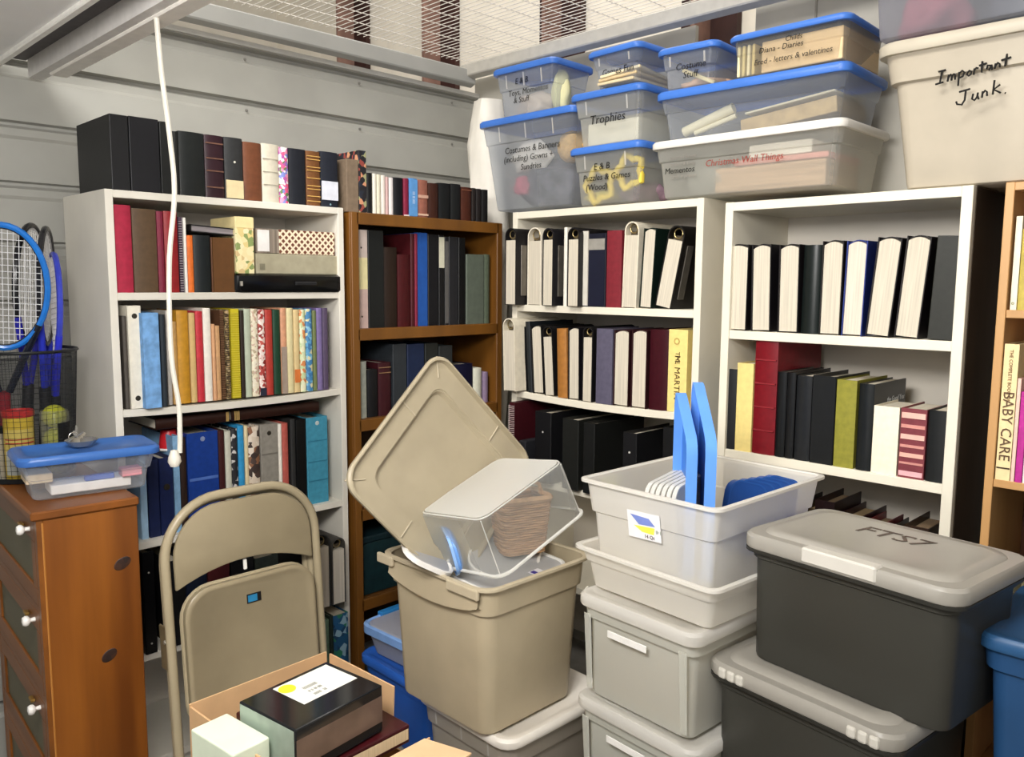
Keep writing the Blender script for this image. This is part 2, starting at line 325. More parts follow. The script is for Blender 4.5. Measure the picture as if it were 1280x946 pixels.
# ------------------------------------------------------------ books
class Row: pass
def row(side,z,plane,group,where):
    r=Row(); r.side=side; r.z=z; r.plane=plane; r.group=group; r.where=where; return r
CATS={'s':('book','book'),'p':('photo_album','photo album'),'r':('ring_album','ring album'),'b':('ring_binder','binder'),'x':('storage_box','box'),'v':('spiral_notebook','notebook')}
def book(R_,pL,pR,pyT,kind,col,label,d=.21,fwd=0,lean=0,rough=.5,mat=None,dz=0,**o):
    pl=R_.plane-fwd; z=R_.z+dz
    if R_.side=='L':
        a,b=solveX(pL,pl,z),solveX(pR,pl,z); w=b-a; rz=0
        h=solveZ(pyT,(a+b)/2,pl)-z
        loc=(a,pl,z); 
    else:
        a,b=solveY(pL,pl,z),solveY(pR,pl,z); w=a-b; rz=-PI/2
        h=solveZ(pyT,pl,(a+b)/2)-z
        loc=(pl,a,z)
    w-=.001; sh=0
    if lean>0:
        sh=-w; loc=(loc[0]+w,loc[1],loc[2]) if R_.side=='L' else (loc[0],loc[1]-w,loc[2])
    name,cat=CATS[kind]; name=o.get('name',name); cat=o.get('cat',cat)
    t=T(name,label,cat,loc,(0,math.radians(lean),rz),R_.group)
    c=mat or M(col,rough,.1,60); pg=PAGES(o.get('pages','#c6bdab'))
    tb=min(.0045 if kind=='r' else .003,w*.2); x0,x1=sh,sh+w
    if kind=='s':
        bl=o.get('round',min(.006,w*.18))
        prof=[(x0,d),(x0,bl),(x0+w*.15,bl*.4),(x0+w*.5,0),(x0+w*.85,bl*.4),(x1,bl),(x1,d),(x1-tb,d),(x1-tb,bl+tb),(x0+tb,bl+tb),(x0+tb,d)]
        g=G(); g.ext(prof,2,0,h); g.make('cover',c,t,w>.02)
        g=G(); g.box(x0+tb*1.02,x1-tb*1.02,bl+tb*1.1,d-.006,.004,h-.005); g.make('pages',pg,t)
    elif kind=='p':   # fore-edge towards the viewer
        g=G(); g.ext([(x0,0),(x0+tb,0),(x0+tb,d-tb-.004),(x1-tb,d-tb-.004),(x1-tb,0),(x1,0),(x1,d-.006),(x1-w*.2,d),(x0+w*.2,d),(x0,d-.006)],2,0,h); g.make('cover',c,t)
        g=G(); k=.004
        up=[[(x0+tb*1.05+ (x1-x0-2.1*tb)*i/6,yy,h-.012+.010*math.sin(PI*i/6)) for i in range(7)] for yy in (.005,d-.02)]
        dn=[[(p[0],p[1],.004) for p in u] for u in up]
        v=dn[0]+up[0]+dn[1]+up[1]; f=[]
        for i in range(6): f+=[(i,i+1,7+i+1,7+i),(14+i,21+i,21+i+1,14+i+1),(7+i,7+i+1,21+i+1,21+i),(i,14+i,14+i+1,i+1)]
        f+=[(0,7,21,14),(6,20,27,13)]
        g.add(v,f); g.make('pages',pg,t)
        g=G(); n=8; out=[(x0+w*i/n,h-.008+.011*math.sin(PI*i/n)) for i in range(n+1)]; inn=[(p[0],p[1]-.003) for p in reversed(out)]
        g.ext(out+inn,1,.012,d-.01); g.make('top_flap',c,t)
    elif kind=='r':   # spine up: an inverted U round a ring cavity, pages hanging below
        n=10; rr=w/2; cx=(x0+x1)/2; ph=max(.012,min(.035,h*.13))
        ou=[(cx-rr*math.cos(PI*i/n),h-rr+rr*math.sin(PI*i/n)) for i in range(n+1)]
        ri=rr-tb; inn=[(cx+ri*math.cos(PI*i/n),h-rr+ri*math.sin(PI*i/n)) for i in range(n+1)]
        g=G(); g.ext([(x0,0)]+ou+[(x1,0),(x1-tb,0)]+inn+[(x0+tb,0)],1,0,d); g.make('cover',c,t,True)
        zt=h-rr-.016
        g=G(); g.box(x0+tb*1.05,x1-tb*1.05,.001,d-.004,.002,zt); g.make('pages',pg,t)
        g=G(); g.box(x0+tb*1.05,x1-tb*1.05,.03,d-.004,zt,zt+.014); g.make('cavity',M('#4d4334',.7,.2),t)
        g=G(); rq=rr*.5; g.tube([(cx+rq*math.cos(2*PI*k/12),.012,h-rr+rq*.4+rq*math.sin(2*PI*k/12)) for k in range(12)],.0022,6,True); g.make('ring',M('#8d7b52',.3,metal=.7),t,True)
        if o.get('strap'):
            g=G(); xs=x1; g.box(xs,xs+.004,.025,.06,h*.12,h*.78); g.make('handle',M('#6c675f',.25,.1,metal=.5),t,False,.001)
    elif kind=='b':
        g=G(); g.ext([(x0,d),(x0,.002),(x0+.002,0),(x1-.002,0),(x1,.002),(x1,d),(x1-tb,d),(x1-tb,tb),(x0+tb,tb),(x0+tb,d)],2,0,h); g.make('cover',c,t)
        g=G(); g.box(x0+tb*1.05,x1-tb*1.05,tb*1.1+.01,d-.008,.006,h-.012); g.make('pages',pg,t)
        for zz in o.get('rivets',()):
            g=G(); cx=(x0+x1)/2; rr=min(.008,w*.22)*o.get('rs',1)
            g.lathe([(0,0),(rr,0),(rr*.9,.0015),(rr*.4,.0018),(0,.0018)],10)
            g.v=[(cx+p[0],-p[2],h*zz+p[1]) for p in g.v]; g.make('rivet',M(o.get('rc','#3a352c'),.35,.1,metal=.4),t)
    elif kind=='x':
        g=G(); g.box(x0,x1,0,d,0,h); g.make('body',c,t,False,.002,2)
    elif kind=='v':
        g=G(); g.box(x0+w*.15,x1,.006,d,0,h); g.make('cover',c,t)
        g=G(); n=int(h/.0075)
        for i in range(n):
            zc=.006+i*(h-.012)/n; rr=w*.5; g.tube([((x0+x1)/2+rr*.9*math.cos(2*PI*k/8),.004-.003+.006*math.sin(2*PI*k/8)+.002,zc) for k in range(8)],.0009,4,True)
        g.make('spiral_coil',M(o.get('coil','#2a2725'),.4,metal=.3),t)['kind']='stuff'
    for (za,zb,hx) in o.get('bands',()):
        g=G(); bl=0
        g.box(x0+w*.04,x1-w*.04,-.0012,.004,h*za,h*zb); g.make('spine_label',M(hx,.55,.08,40),t)
    for (s,zc,sz,hx) in o.get('vtext',()):
        txt(t,s,((x0+x1)/2,-.0016,h*zc),sz,M(hx,.5,.02),(PI/2,PI/2,0),align='CENTER')
    for (s,zc,sz,hx) in o.get('htext',()):
        txt(t,s,((x0+x1)/2,-.0016,h*zc),sz,M(hx,.5,.02),(PI/2,0,0),align='CENTER')
    return t
FLOR=SPOTS('floral',['#7d86c8','#e25a86','#f0e8e6','#5d7a4a','#e98fae','#b057a0','#f3efe6'],95)
ROSE=SPOTS('rose',['#17151b','#17151b','#c98d6a','#1d2230','#8f4138','#9b9a70','#17151b'],60)
CRFL=SPOTS('creamfloral',['#ecdca6','#f0e4b4','#e2cc88','#d8bc86','#efe3b8','#8a9a5c','#efe0ac'],70)
PAT1=SPOTS('pat1',['#e7dcc0','#efe6d0','#b9a98a','#e8dcc2','#cfae9a','#e9e0cb'],130)
PAT2=SPOTS('pat2',['#a83a34','#efe0d8','#c45a50','#f1e6de','#8d2f2c','#e6c9c0'],110)
PAT3=SPOTS('pat3',['#3f7fb0','#5d9fca','#8ec4dc','#4c86b4','#d9d2a8','#3d74a6'],90)
PAT4=SPOTS('pat4',['#d6e0b8','#e2e8c8','#c4d3a0','#e8e4c0','#d98a52'],70)
PAT5=SPOTS('pat5',['#7e6a46','#c9b38a','#5a4630','#b89a6a','#8e7650'],150)
JEAN=M('#6f9ccc',.85,.2,40)
GT='#b58a3c'
# ---- on top of the left white bookcase
r=row('L',ZL0,FL+.012,'books on top of the left white bookcase','')
W='atop left white bookcase'
book(r,140.5,164,143,'x','#1c1c1f','large black slipcase at the left end of the row '+W,d=.27,name='slipcase',cat='slipcase')
book(r,164.5,202,147,'x','#1b1b21','second large black slipcase, partly behind the pull cord '+W,d=.27,name='slipcase',cat='slipcase')
book(r,202.5,217,152,'x','#1d1f1e','narrow black slipcase just right of the pull cord '+W,d=.26,name='slipcase',cat='slipcase')
book(r,217.5,226,164,'s','#232423','thin black book right of the slipcases '+W,d=.2)
book(r,226.5,258,165,'s','#222625','thick black leather book left of the burgundy one '+W,d=.2,rough=.35)
book(r,258.5,282,169,'s','#3c2029','burgundy book with raised spine bands '+W,d=.2,rough=.35,bands=[(.42,.44,'#6a4a3c'),(.62,.64,'#6a4a3c'),(.16,.18,'#6a4a3c'),(.86,.88,'#6a4a3c')])
book(r,283,306,172,'s','#3a3b3c','charcoal book with cream panel at the spine foot '+W,d=.2,bands=[(.02,.31,'#d9c79c')],htext=[('•',.6,.03,'#d0ccc0')])
book(r,306.5,329,178,'s','#6b3f28','plain brown leather book '+W,d=.2,rough=.4)
book(r,329.5,350.5,180,'s','#cdc6b4','cream cloth book left of the pink floral one '+W,d=.2,bands=[(.30,.31,'#aaa392'),(.52,.53,'#aaa392'),(.74,.75,'#aaa392')])
book(r,351,362.5,184,'s','#d88aa0','narrow book with pink and blue floral spine '+W,d=.19,mat=FLOR)
book(r,363,384,186,'s','#20242f','dark navy book right of the floral spine '+W,d=.19)
book(r,384.5,402,189,'s','#6e4624','tan leather book with gold ladder bands '+W,d=.19,bands=[(z,z+.014,'#d2a65c') for z in (.08,.17,.3,.36,.5,.64,.7,.84,.9)])
book(r,402.5,424,190,'s','#272c3a','dark blue book with a white label band '+W,d=.19,bands=[(.13,.47,'#d9dbe6')],vtext=[('o',.05,.012,'#9fc4d0')])
# ---- on top of the wooden bookcase
r=row('L',ZW0,FL+.004,'books on top of the wooden bookcase','')
W='atop wooden bookcase'
book(r,434,449,199,'x','#7b6a58','taupe storage box at the left end '+W,d=.20)
book(r,449.5,459,188,'x','#17151b','black floral rose-print box beside the taupe one '+W,d=.24,mat=ROSE,fwd=0)
book(r,459.5,466.5,216,'s','#131316','narrow black book left of three cream ones '+W,d=.16)
book(r,467,471.5,217,'s','#e4dfd0','first of three thin cream books from the left '+W,d=.15)
book(r,472,477,218,'s','#d9d3bd','middle of three thin cream books '+W,d=.15)
book(r,477.5,482.5,219,'s','#e2d8ce','last of three thin cream books '+W,d=.15)
book(r,483,486.5,221,'s','#c9a7a4','very thin pinkish booklet '+W,d=.15)
book(r,487,492.5,222,'s','#ded8d6','thin white book touching the black hardback '+W,d=.15)
book(r,493,505,222,'s','#11111a','blue-black hardback left of the crimson one '+W,d=.16)
book(r,505.5,512,223,'s','#7d1c38','crimson book '+W,d=.16,bands=[(.0,.04,'#e8e0dc')])
book(r,512.5,522.5,223,'s','#4b86c2','bright blue book with white lettering '+W,d=.16,bands=[(.02,.97,'#5a92cc')],vtext=[('|||| ||| |||||',.5,.012,'#eef2f6')])
book(r,523,536,225,'s','#925c4c','brick pink book with cream title '+W,d=.16,bands=[(.52,.6,'#c9a08c'),(.05,.1,'#d6b49c')])
book(r,536.5,549,229,'s','#4c2517','dark brown book left of two black ones '+W,d=.16)
book(r,549.5,564,229,'s','#15181a','first of two adjoining black books '+W,d=.16)
book(r,564.5,577,230,'s','#191c1d','second of two adjoining black books '+W,d=.16)
book(r,577.5,590,234,'s','#5d2c1a','reddish brown book near the right end '+W,d=.16,bands=[(.9,.93,'#7d4a34')])
book(r,590.5,595.5,235,'s','#2a211f','thin dark book beside the reddish brown one '+W,d=.15)
book(r,596,602.5,236,'s','#241d1c','second thin dark book near the right end '+W,d=.15)
book(r,603,611,237,'s','#121111','black book at the right end beside the clear costume tub '+W,d=.15)
# ---- left white bookcase, first shelf
r=row('L',ZL1,FL+.008,'things on the first shelf of the left white bookcase','')
W='on left bookcase first shelf'
book(r,147.5,169,256,'s','#a3263f','crimson cloth album at the left end '+W,d=.26,rough=.8)
book(r,169.5,199.5,261,'s','#57432f','thick taupe brown album beside the crimson one '+W,d=.26,round=.004)
book(r,200,208,264,'s','#7a2038','thin maroon album left of the pull cord '+W,d=.25)
book(r,209,226,264,'s','#8f1c20','bright red album right of the pull cord '+W,d=.25)
book(r,226.5,232,271,'v','#4a3a4a','dark spiral notebook right of the red album '+W,d=.22,coil='#c9c4c6')
book(r,232.5,236,272,'s','#eeeae2','thin white folder next to the spiral notebook '+W,d=.22)
book(r,236.5,244,294,'s','#e0702a','orange book '+W,d=.2)
b1=book(r,244.5,266,294,'s','#1c2528','dark teal book under the lying black book '+W,d=.2)
b2=book(r,266.5,295,297,'s','#5f3a1e','brown leather book with a tan left edge '+W,d=.2,rough=.35,bands=[(.0,1.0,'#63401f')])
t=T('book','black book lying on the dark teal and brown books','book',(solveX(238,2.46,1.70),2.462,solveZ(292,.9*1.3,2.46)+.003),(0,math.radians(2.6),0),r.group)
xw=solveX(294.5,2.46,1.7)-solveX(239,2.46,1.7)
g=G(); g.box(0,xw,0,.2,0,.003); g.box(0,xw,0,.2,.019,.022); g.box(0,.004,0,.2,0,.022); g.make('cover',M('#1d1a1b',.5),t)
g=G(); g.box(.004,xw-.003,.004,.196,.0031,.0189); g.make('pages',M('#8d8688',.7,.2,120,0,(.05,.05,3)),t)
# floral box, black case, grey box, patterned box
zc=ZL1; 
xa,xb=solveX(292,FL,zc),solveX(430,FL,zc)
t=T('instrument_case','glossy black hard case lying at the shelf front under the grey box','case',(0,0,zc)); hh=solveZ(343,(xa+xb)/2,FL-.005)-zc
g=G(); 
rings=[[(p[0],p[1],z) for p in rrect((xb-xa)/2-e,.125-e,.03,4,0,(xa+xb)/2,FL+.12)] for z,e in ((0,.004),(.006,0),(hh-.006,0),(hh,.006))]
g.loft(rings); g.make('body',M('#101114',.18,.05),t,True)
g=G(); g.box((xa+xb)/2+.01,(xa+xb)/2+.09,FL-.012,FL-.004,hh*.4,hh*.6); g.make('latch',M('#26272b',.3),t,False,.002)
g=G(); g.box(xa+.02,xa+.028,FL-.008,FL-.003,hh*.35,hh*.6); g.make('hinge',M('#c9c6bd',.3,metal=.6),t)
za=zc+hh+.0005
x1,x2=solveX(321,FL+.01,za),solveX(424,FL+.01,za); h2=solveZ(318,(x1+x2)/2,FL+.01)-za
t=T('album_box','plain greige album box lying on the glossy black case','box',(0,0,za)); g=G(); g.box(x1,x2,FL+.012,FL+.25,0,h2); g.make('body',M('#a39c84',.7,.08),t,False,.003)
g=G(); g.box(x1+.012,x1+.03,FL+.0105,FL+.012,h2*.2,h2*.5); g.make('crest',M('#7f7a66',.6),t)
zb=za+h2+.0005; x3,x4=solveX(321,FL+.01,zb),solveX(419,FL+.01,zb); h3=solveZ(288,(x3+x4)/2,FL+.01)-zb
t=T('keepsake_box','brown and cream lattice patterned box on the greige album box','box',(0,0,zb)); xm=x3+(x4-x3)*.28
g=G(); g.box(xm,x4,FL+.012,FL+.22,0,h3); g.make('body',LATTICE(),t,False,.002)
g=G(); g.box(x3,xm-.0005,FL+.012,FL+.22,0,h3); g.make('end_panel',M('#83776a',.6,.4,90,0,(1.2,.02,.02)),t,False,.002)
g=G(); g.box(x3+.004,x3+(xm-x3)*.55,FL+.010,FL+.012,.006,h3-.004); g.make('paper_label',M('#e5e1dd',.7,.06),t,label='white paper label')
x5,x6=solveX(296.5,FL-.002,za),solveX(319,FL-.002,za); h5=solveZ(271,(x5+x6)/2,FL)-za
t=T('gift_box','tall cream floral box standing on the glossy black case','box',(0,0,za)); g=G(); g.box(x5,x6,FL+.0,FL+.17,0,h5*.97); g.make('body',CRFL,t,False,.002)
g=G(); g.box(x5-.001,x6+.001,FL-.001,FL+.171,h5*.8,h5); g.make('lid',M('#ecd9a0',.6,.08),t,False,.002)
# ---- left white bookcase, second shelf
r=row('L',ZL2,FL+.012,'books on the second shelf of the left white bookcase','')
W='on left bookcase bowed shelf'
book(r,158,163.5,395,'s','#4a443e','dark grey folder at the far left '+W,d=.25)
book(r,165,182,382,'b','#e3dccb','white ring binder with two dark rivets '+W,d=.27,rivets=(.1,.9),fwd=.005,lean=0)
t=book(r,183,203.5,391,'b','#6f9ccc','light blue denim-cloth binder '+W,d=.26,mat=JEAN,fwd=.03)
book(r,204.5,211,393,'s','#2f3a44','slim dark slate book beside the denim binder '+W,d=.22,fwd=.02)
book(r,211.5,217,388,'s','#a9a39c','thin grey folder left of the pull cord '+W,d=.22)
book(r,218,225,402,'s','#b58d54','tan paperback behind the pull cord '+W,d=.2)
book(r,225.5,240,388,'s','#c08a26','mustard yellow book '+W,d=.23)
book(r,240.5,248,391,'s','#cfae74','sandy cream book between mustard and red '+W,d=.22)
book(r,248.5,257.5,389,'s','#c2303c','bright red book '+W,d=.22)
book(r,258,267.5,385,'s','#ece6da','white book right of the bright red one '+W,d=.23)
book(r,268,272,405,'s','#d8a47a','peach booklet right of the white book '+W,d=.19)
book(r,272.5,278,407,'s','#c79a6c','tan booklet beside the peach one '+W,d=.19)
book(r,278.5,284,388,'v','#5d3f2c','brown spiral cookbook '+W,d=.21,coil='#8a6a4a')
book(r,284.5,290.5,387,'v','#c2a276','tan mottled spiral notebook left of the yellow one '+W,d=.21,mat=PAT5)
book(r,291,303,386,'v','#d3c32a','bright yellow book with a comb-bound spine '+W,d=.22,coil='#e8dc5a')
book(r,303.5,308,388,'s','#3a2c24','thin dark brown book right of the yellow one '+W,d=.2)
book(r,308.5,316.5,386,'s','#b9c2ac','pale sage book '+W,d=.21)
book(r,317,325.5,386,'s','#e7dcc0','cream floral print book '+W,d=.21,mat=PAT1)
book(r,326,334,387,'s','#a83a34','red and white floral print book '+W,d=.21,mat=PAT2,bands=[(.0,.09,'#33384e')])
book(r,334.5,343.5,387,'s','#b03a30','plain brick red book '+W,d=.21)
book(r,344,353,387,'s','#1f5238','dark green book '+W,d=.21)
book(r,353.5,360.5,385,'s','#d49a78','peach and grey book right of the green one '+W,d=.21,bands=[(.0,.55,'#a39284')])
book(r,361,369,385,'s','#ddd0a0','cream yellow book '+W,d=.21)
book(r,369.5,376.5,387,'s','#d9c08c','buff book with an orange patch '+W,d=.21,bands=[(.12,.28,'#d8783c')])
book(r,377,384,387,'s','#d6e0b8','pale green book with an orange motif '+W,d=.21,mat=PAT4)
book(r,384.5,392.5,386,'s','#4c86b4','blue patterned book '+W,d=.21,mat=PAT3)
book(r,393,397.5,388,'s','#6f7a4e','thin olive book '+W,d=.2)
book(r,398,405,385,'s','#7a6b9c','lavender book '+W,d=.21)
book(r,405.5,412,385,'s','#544660','dusky purple book at the right end '+W,d=.21)
# ---- left white bookcase, third shelf
r=row('L',ZL3,FL+.03,'binders on the third shelf of the left white bookcase','')
W='on left bookcase third shelf'
book(r,178,187,560,'b','#9fc0dc','pale blue binder edge beside the pine cabinet '+W,d=.24)
book(r,188,202,575,'b','#1b2a5c','dark navy binder beside the pine cabinet '+W,d=.26,rivets=())
book(r,202.5,220,572,'b','#1a2a60','navy ring binder with a finger hole '+W,d=.26,rivets=(.62,),rs=1.3)
t0=T('plastic_cup','red plastic cup upside down on the navy binders','cup',(solveX(211,FL+.10,1.05),FL+.10,solveZ(571,.95,FL+.03)+.002))
g=G(); g.lathe([(0,.062),(.021,.062),(.023,.058),(.031,0),(.029,0),(.02,.055),(0,.055)],18); g.make('body',M('#b82028',.35,.05),t0,True); g=G(); g.lathe([(.031,-.001),(.033,.003),(.031,.006)],18); g.make('rim',M('#e9e4e0',.4),t0,True)
book(r,220.5,228.5,545,'b','#7fa6c8','light blue slim folder behind the cord knob '+W,d=.24)
book(r,229,237,547,'s','#3a241a','dark brown book left of the royal blue binder '+W,d=.22)
book(r,238,276.5,540,'b','#1b3a86','wide royal blue binder '+W,d=.27,rivets=(.93,),rc='#9aa6c8',rough=.3,bands=[(.0,.2,'#17337a'),(.5,.53,'#4a6ab0')])
book(r,277,284.5,538,'s','#4e1c1e','maroon book right of the royal blue binder '+W,d=.22)
book(r,285,292.5,539,'s','#c9c8b8','pale grey-green book '+W,d=.22)
book(r,293,300.5,536,'s','#1d1d22','black book with white specks '+W,d=.22,mat=SPOTS('speck',['#1d1d22','#1d1d22','#26262c','#c9c4c0','#1d1d22'],90))
book(r,301,308.5,532,'s','#2f92c8','bright cyan blue book '+W,d=.22)
book(r,309,313.5,532,'s','#e0cfa6','thin cream book right of the cyan one '+W,d=.22)
book(r,314,328,533,'s','#4b3a34','comic-print brown and white book '+W,d=.22,mat=SPOTS('comic',['#3a2c28','#e3d6c6','#8a5e42','#4b3a34','#d8c8b4'],55))
book(r,328.5,350,530,'b','#8a857c','grey ring binder with two rivets '+W,d=.26,rivets=(.9,.08),bands=[(.66,.675,'#6f6a62'),(.34,.355,'#6f6a62')])
book(r,350.5,355,530,'s','#e9e2d6','thin white book right of the grey binder '+W,d=.22)
book(r,355.5,363,529,'s','#b2564c','salmon red book '+W,d=.22)
book(r,366,372,524,'s','#3a3a3a','charcoal folder with worn edge left of black binder '+W,d=.25)
book(r,372.5,385,524,'b','#17181a','black binder beside the teal one '+W,d=.26,rough=.3)
book(r,385.5,411.5,521,'b','#3f8ba6','teal ring binder at the right end '+W,d=.27,rivets=(.93,),rc='#d8e2e4',bands=[(.72,.735,'#2f7690'),(.48,.495,'#2f7690'),(.26,.275,'#2f7690')])
for i,(pa,pb,ya,lab) in enumerate(((196,287.5,539,'dark brown album lying across the blue binders under the bowed shelf'),(290.5,400,528,'dark brown album lying across the books left of the teal binder'))):
    zt=ZL2-.028-.014; zl=zt-.036
    A_,B_=solveX(pa,FL+.04,zl),solveX(pb,FL+.04,zl)
    t=T('photo_album',lab,'album',(A_,FL+.045,zl),group='brown albums lying over the third shelf')
    L_=B_-A_; g=G(); g.ext([(.004,0),(.0,.004),(-.001,.017),(.0,.030),(.004,.034),(.22,.034),(.22,.031),(.006,.031),(.006,.003),(.22,.003),(.22,0)],0,0,L_); g.make('cover',M('#3b2019',.35,.15),t,True)
    g=G(); g.box(.003,L_-.003,.007,.215,.0035,.0305); g.make('pages',PAGES(),t)
    for u in ((.955,.975) if i==0 else (.03,.05,.07)):
        g=G(); g.box(L_*u,L_*u+.004,-.0018,.004,.002,.032); g.make('gold_band',M('#c9a868',.4,.1,metal=.3),t)
# ---- left white bookcase, fourth and fifth shelves (beside the chair)
r=row('L',ZL4,FL+.0,'binders on the fourth shelf of the left white bookcase','')
W='on left bookcase fourth shelf'
book(r,183,198,690,'b','#101013','black binder between the pine cabinet and the chair '+W,d=.27,rough=.3,rivets=(.8,.1),rc='#c9c6c0',rs=.4)
for i,(a,b,c,l) in enumerate(((215,235,700,'#1a1a1d'),(236,262,690,'#23304e'),(263,290,700,'#6a2a2e'),(291,320,690,'#2a2a2e'),(321,350,695,'#45504a'))):
    book(r,a,b,c,'b',l,['black binder, first behind the chair seat ','navy binder, second behind the chair seat ','maroon binder, third behind the chair seat ','charcoal binder, fourth behind the chair seat ','green-grey binder, fifth behind the chair seat '][i]+W,d=.25)
book(r,394,414,668,'r','#3c3b38','grey-topped ring album, left one of two beside the chair '+W,d=.26,pages='#b5ab9a',fwd=.06)
book(r,416,433,672,'r','#45423e','grey-topped ring album, right one of two beside the chair '+W,d=.26,pages='#c4bcae',fwd=.06)
r=row('L',ZL5,FL+.0,'books on the bottom shelf of the left white bookcase','')
W='on left bookcase bottom shelf'
book(r,407,414,775,'s','#6f8a70','sage green book beside the chair leg '+W,d=.25,fwd=.05)
book(r,414.5,419,770,'s','#3a4a3e','thin dark green book beside the sage one '+W,d=.25,fwd=.05)
book(r,419.5,438,768,'s','#1b4f74','blue picture book with pale emblem '+W,d=.25,fwd=.05,mat=SPOTS('bluebk',['#1b4f74','#1d5680','#17405f','#1b4f74','#8fb0c0','#2a7a5a'],45))
# ---- wooden bookcase shelves
r=row('L',ZW1,FL+.02,'books on the first shelf of the wooden bookcase','')
W='on wooden bookcase first shelf'
book(r,444.5,461,287,'b','#c7b3aa','pinkish cream binder with three panels at the left end '+W,d=.27,rivets=(.82,.12),rs=.5,bands=[(.4,.72,'#d9cf9e'),(.0,.4,'#bda49c'),(.72,1,'#c2b2aa')])
book(r,461.5,481,288,'b','#1b1f1f','thick black binder right of the pinkish one '+W,d=.27)
book(r,481.5,498,309,'s','#2f1d12','dark brown book left of the crimson ones '+W,d=.22)
book(r,498.5,514,318,'s','#560d14','short dark red book '+W,d=.21)
book(r,514.5,519,292,'s','#5c1a20','tall dark red book, first of a pair '+W,d=.23)
book(r,519.5,523,292,'s','#7c2038','tall crimson book, second of a pair '+W,d=.23)
book(r,523.5,535,291,'s','#1d4f9c','glossy royal blue book '+W,d=.23,rough=.3,bands=[(.0,1,'#1d4f9c')])
book(r,535.5,548.5,293,'b','#15161d','blue-black binder right of the blue book '+W,d=.25)
book(r,549,556,294,'b','#1a1a1c','black binder with a white spine tag '+W,d=.25,bands=[(.64,.98,'#cfccb6')])
book(r,556.5,561,296,'b','#2a2a2c','slim black binder with worn white edge '+W,d=.25,bands=[(.02,.95,'#5a5856')])
book(r,561.5,573,296,'b','#303034','dark grey binder '+W,d=.25)
book(r,573.5,582,297,'b','#121213','black binder left of the grey-green book '+W,d=.25)
book(r,583,605,318,'b','#5c6458','wide grey-green book with white left edge '+W,d=.22,bands=[(.0,1.0,'#5c6458')])
book(r,605.5,613,318,'s','#56604f','narrow grey-green book at the right end '+W,d=.22)
r=row('L',ZW2,FL+.02,'books on the second shelf of the wooden bookcase','')
W='on wooden bookcase second shelf'
book(r,447,460,452,'s','#a3a79c','pale grey book at the left end '+W,d=.22)
book(r,461,474,462,'s','#16161a','black book right of the pale grey one '+W,d=.21)
book(r,474.5,490,453,'s','#4a1620','maroon book with gilt lines '+W,d=.22,bands=[(.9,.915,'#8a6a4c'),(.8,.815,'#8a6a4c')])
book(r,492,509,430,'b','#3a4046','slate grey binder, tall, left of the blue one '+W,d=.2,bands=[(.0,1,'#3a4046')])
book(r,510,531,430,'b','#1d3058','navy blue tall binder behind the tan lid tip '+W,d=.22)
book(r,532,548,429,'b','#2c302e','charcoal tall binder right of the navy one '+W,d=.22)
book(r,549,566,432,'b','#35393a','dark grey tall binder near the tan lid tip '+W,d=.22)
book(r,567,592,455,'s','#14143a','dark indigo book right of the tan lid tip '+W,d=.22)
book(r,593,603,460,'s','#d9d8c6','white ribbed book right of the tan lid tip '+W,d=.22)
book(r,605,611,465,'s','#8d7a94','lilac booklet at the right end '+W,d=.22)
r=row('L',ZW3,FL+.02,'books on the third shelf of the wooden bookcase','')
book(r,452,464,618,'s','#8a0f16','bright red book left of the tan lid on the third wooden shelf',d=.22)
book(r,465,474,640,'s','#c9b4a8','pale pink book beside the red one on the third wooden shelf',d=.2)
r=row('L',ZW4,FL+.02,'books on the third shelf of the wooden bookcase','')
t=T('storage_box','dark teal box in shadow on the lower wooden shelf','box',(1.70,FL+.02,ZW4))
g=G(); g.box(0,.26,0,.24,0,.2); g.make('body',M('#163a40',.5,.2),t,False,.004); g=G(); g.box(-.004,.264,-.004,.244,.2,.225); g.make('lid',M('#14323a',.5,.2),t,False,.004)
# ---- white bookcase A (ring albums)
r=row('R',ZA1,FA+.008,'albums on the first shelf of the ring album bookcase','')
W='on album bookcase first shelf'
book(r,631,645,285,'r','#191619','black ring album at the left end, jutting out '+W,d=.27,fwd=.055,strap=1)
book(r,659,676,284,'r','#ded5c2','cream ring album beside the jutting black one '+W,d=.27)
book(r,677.5,691,285,'r','#1c1a20','black ring album with a steel strap on its side '+W,d=.27,fwd=.03,strap=1)
book(r,703.5,707.5,284,'s','#e6e0d2','thin white folder left of the navy binder '+W,d=.25)
book(r,708.5,723,284,'r','#1a171a','black ring album left of the navy binder '+W,d=.27,fwd=.03)
t=book(r,726,756,292,'b','#15182c','navy binder with clear spine sleeve and silver tag '+W,d=.27,bands=[(.78,.93,'#8d8981'),(.02,.78,'#161a34')])
hh=solveZ(292,FA,1.9)-ZA1
g=G(); g.box(.004,.034,-.006,-.0015,.004,.27); g.make('clear_sleeve',M('#c9c4b8',.2,.12,30),t,label='pale clear sleeve')
book(r,757,775.5,288,'s','#77232c','dark red album right of the navy binder '+W,d=.26,round=.002)
book(r,777,795,277,'r','#d8cfbb','tall cream ring album in the middle right '+W,d=.27,lean=1.5)
book(r,798.5,814,286,'p','#12281f','dark green album showing page edges '+W,d=.26,lean=3)
book(r,818,838.5,283,'r','#17130f','black ring album leaning right at the end '+W,d=.26,lean=11,strap=1)
r=row('R',ZA2,FA+.008,'albums on the bowed shelf of the ring album bookcase','')
W='on album bookcase bowed shelf'
def bow(px): 
    y=solveY(px,FA,ZA2); u=(YA-y)/WA; return -.0099*(1-(2*u-1)**2)
def bk(a,b,*k,**o): book(r,a,b,*k,dz=bow((a+b)/2)+.001,**o)
bk(630,644.5,398,'r','#d5ccb8','cream ring album jutting out at the left end '+W,d=.27,fwd=.055,lean=-2)
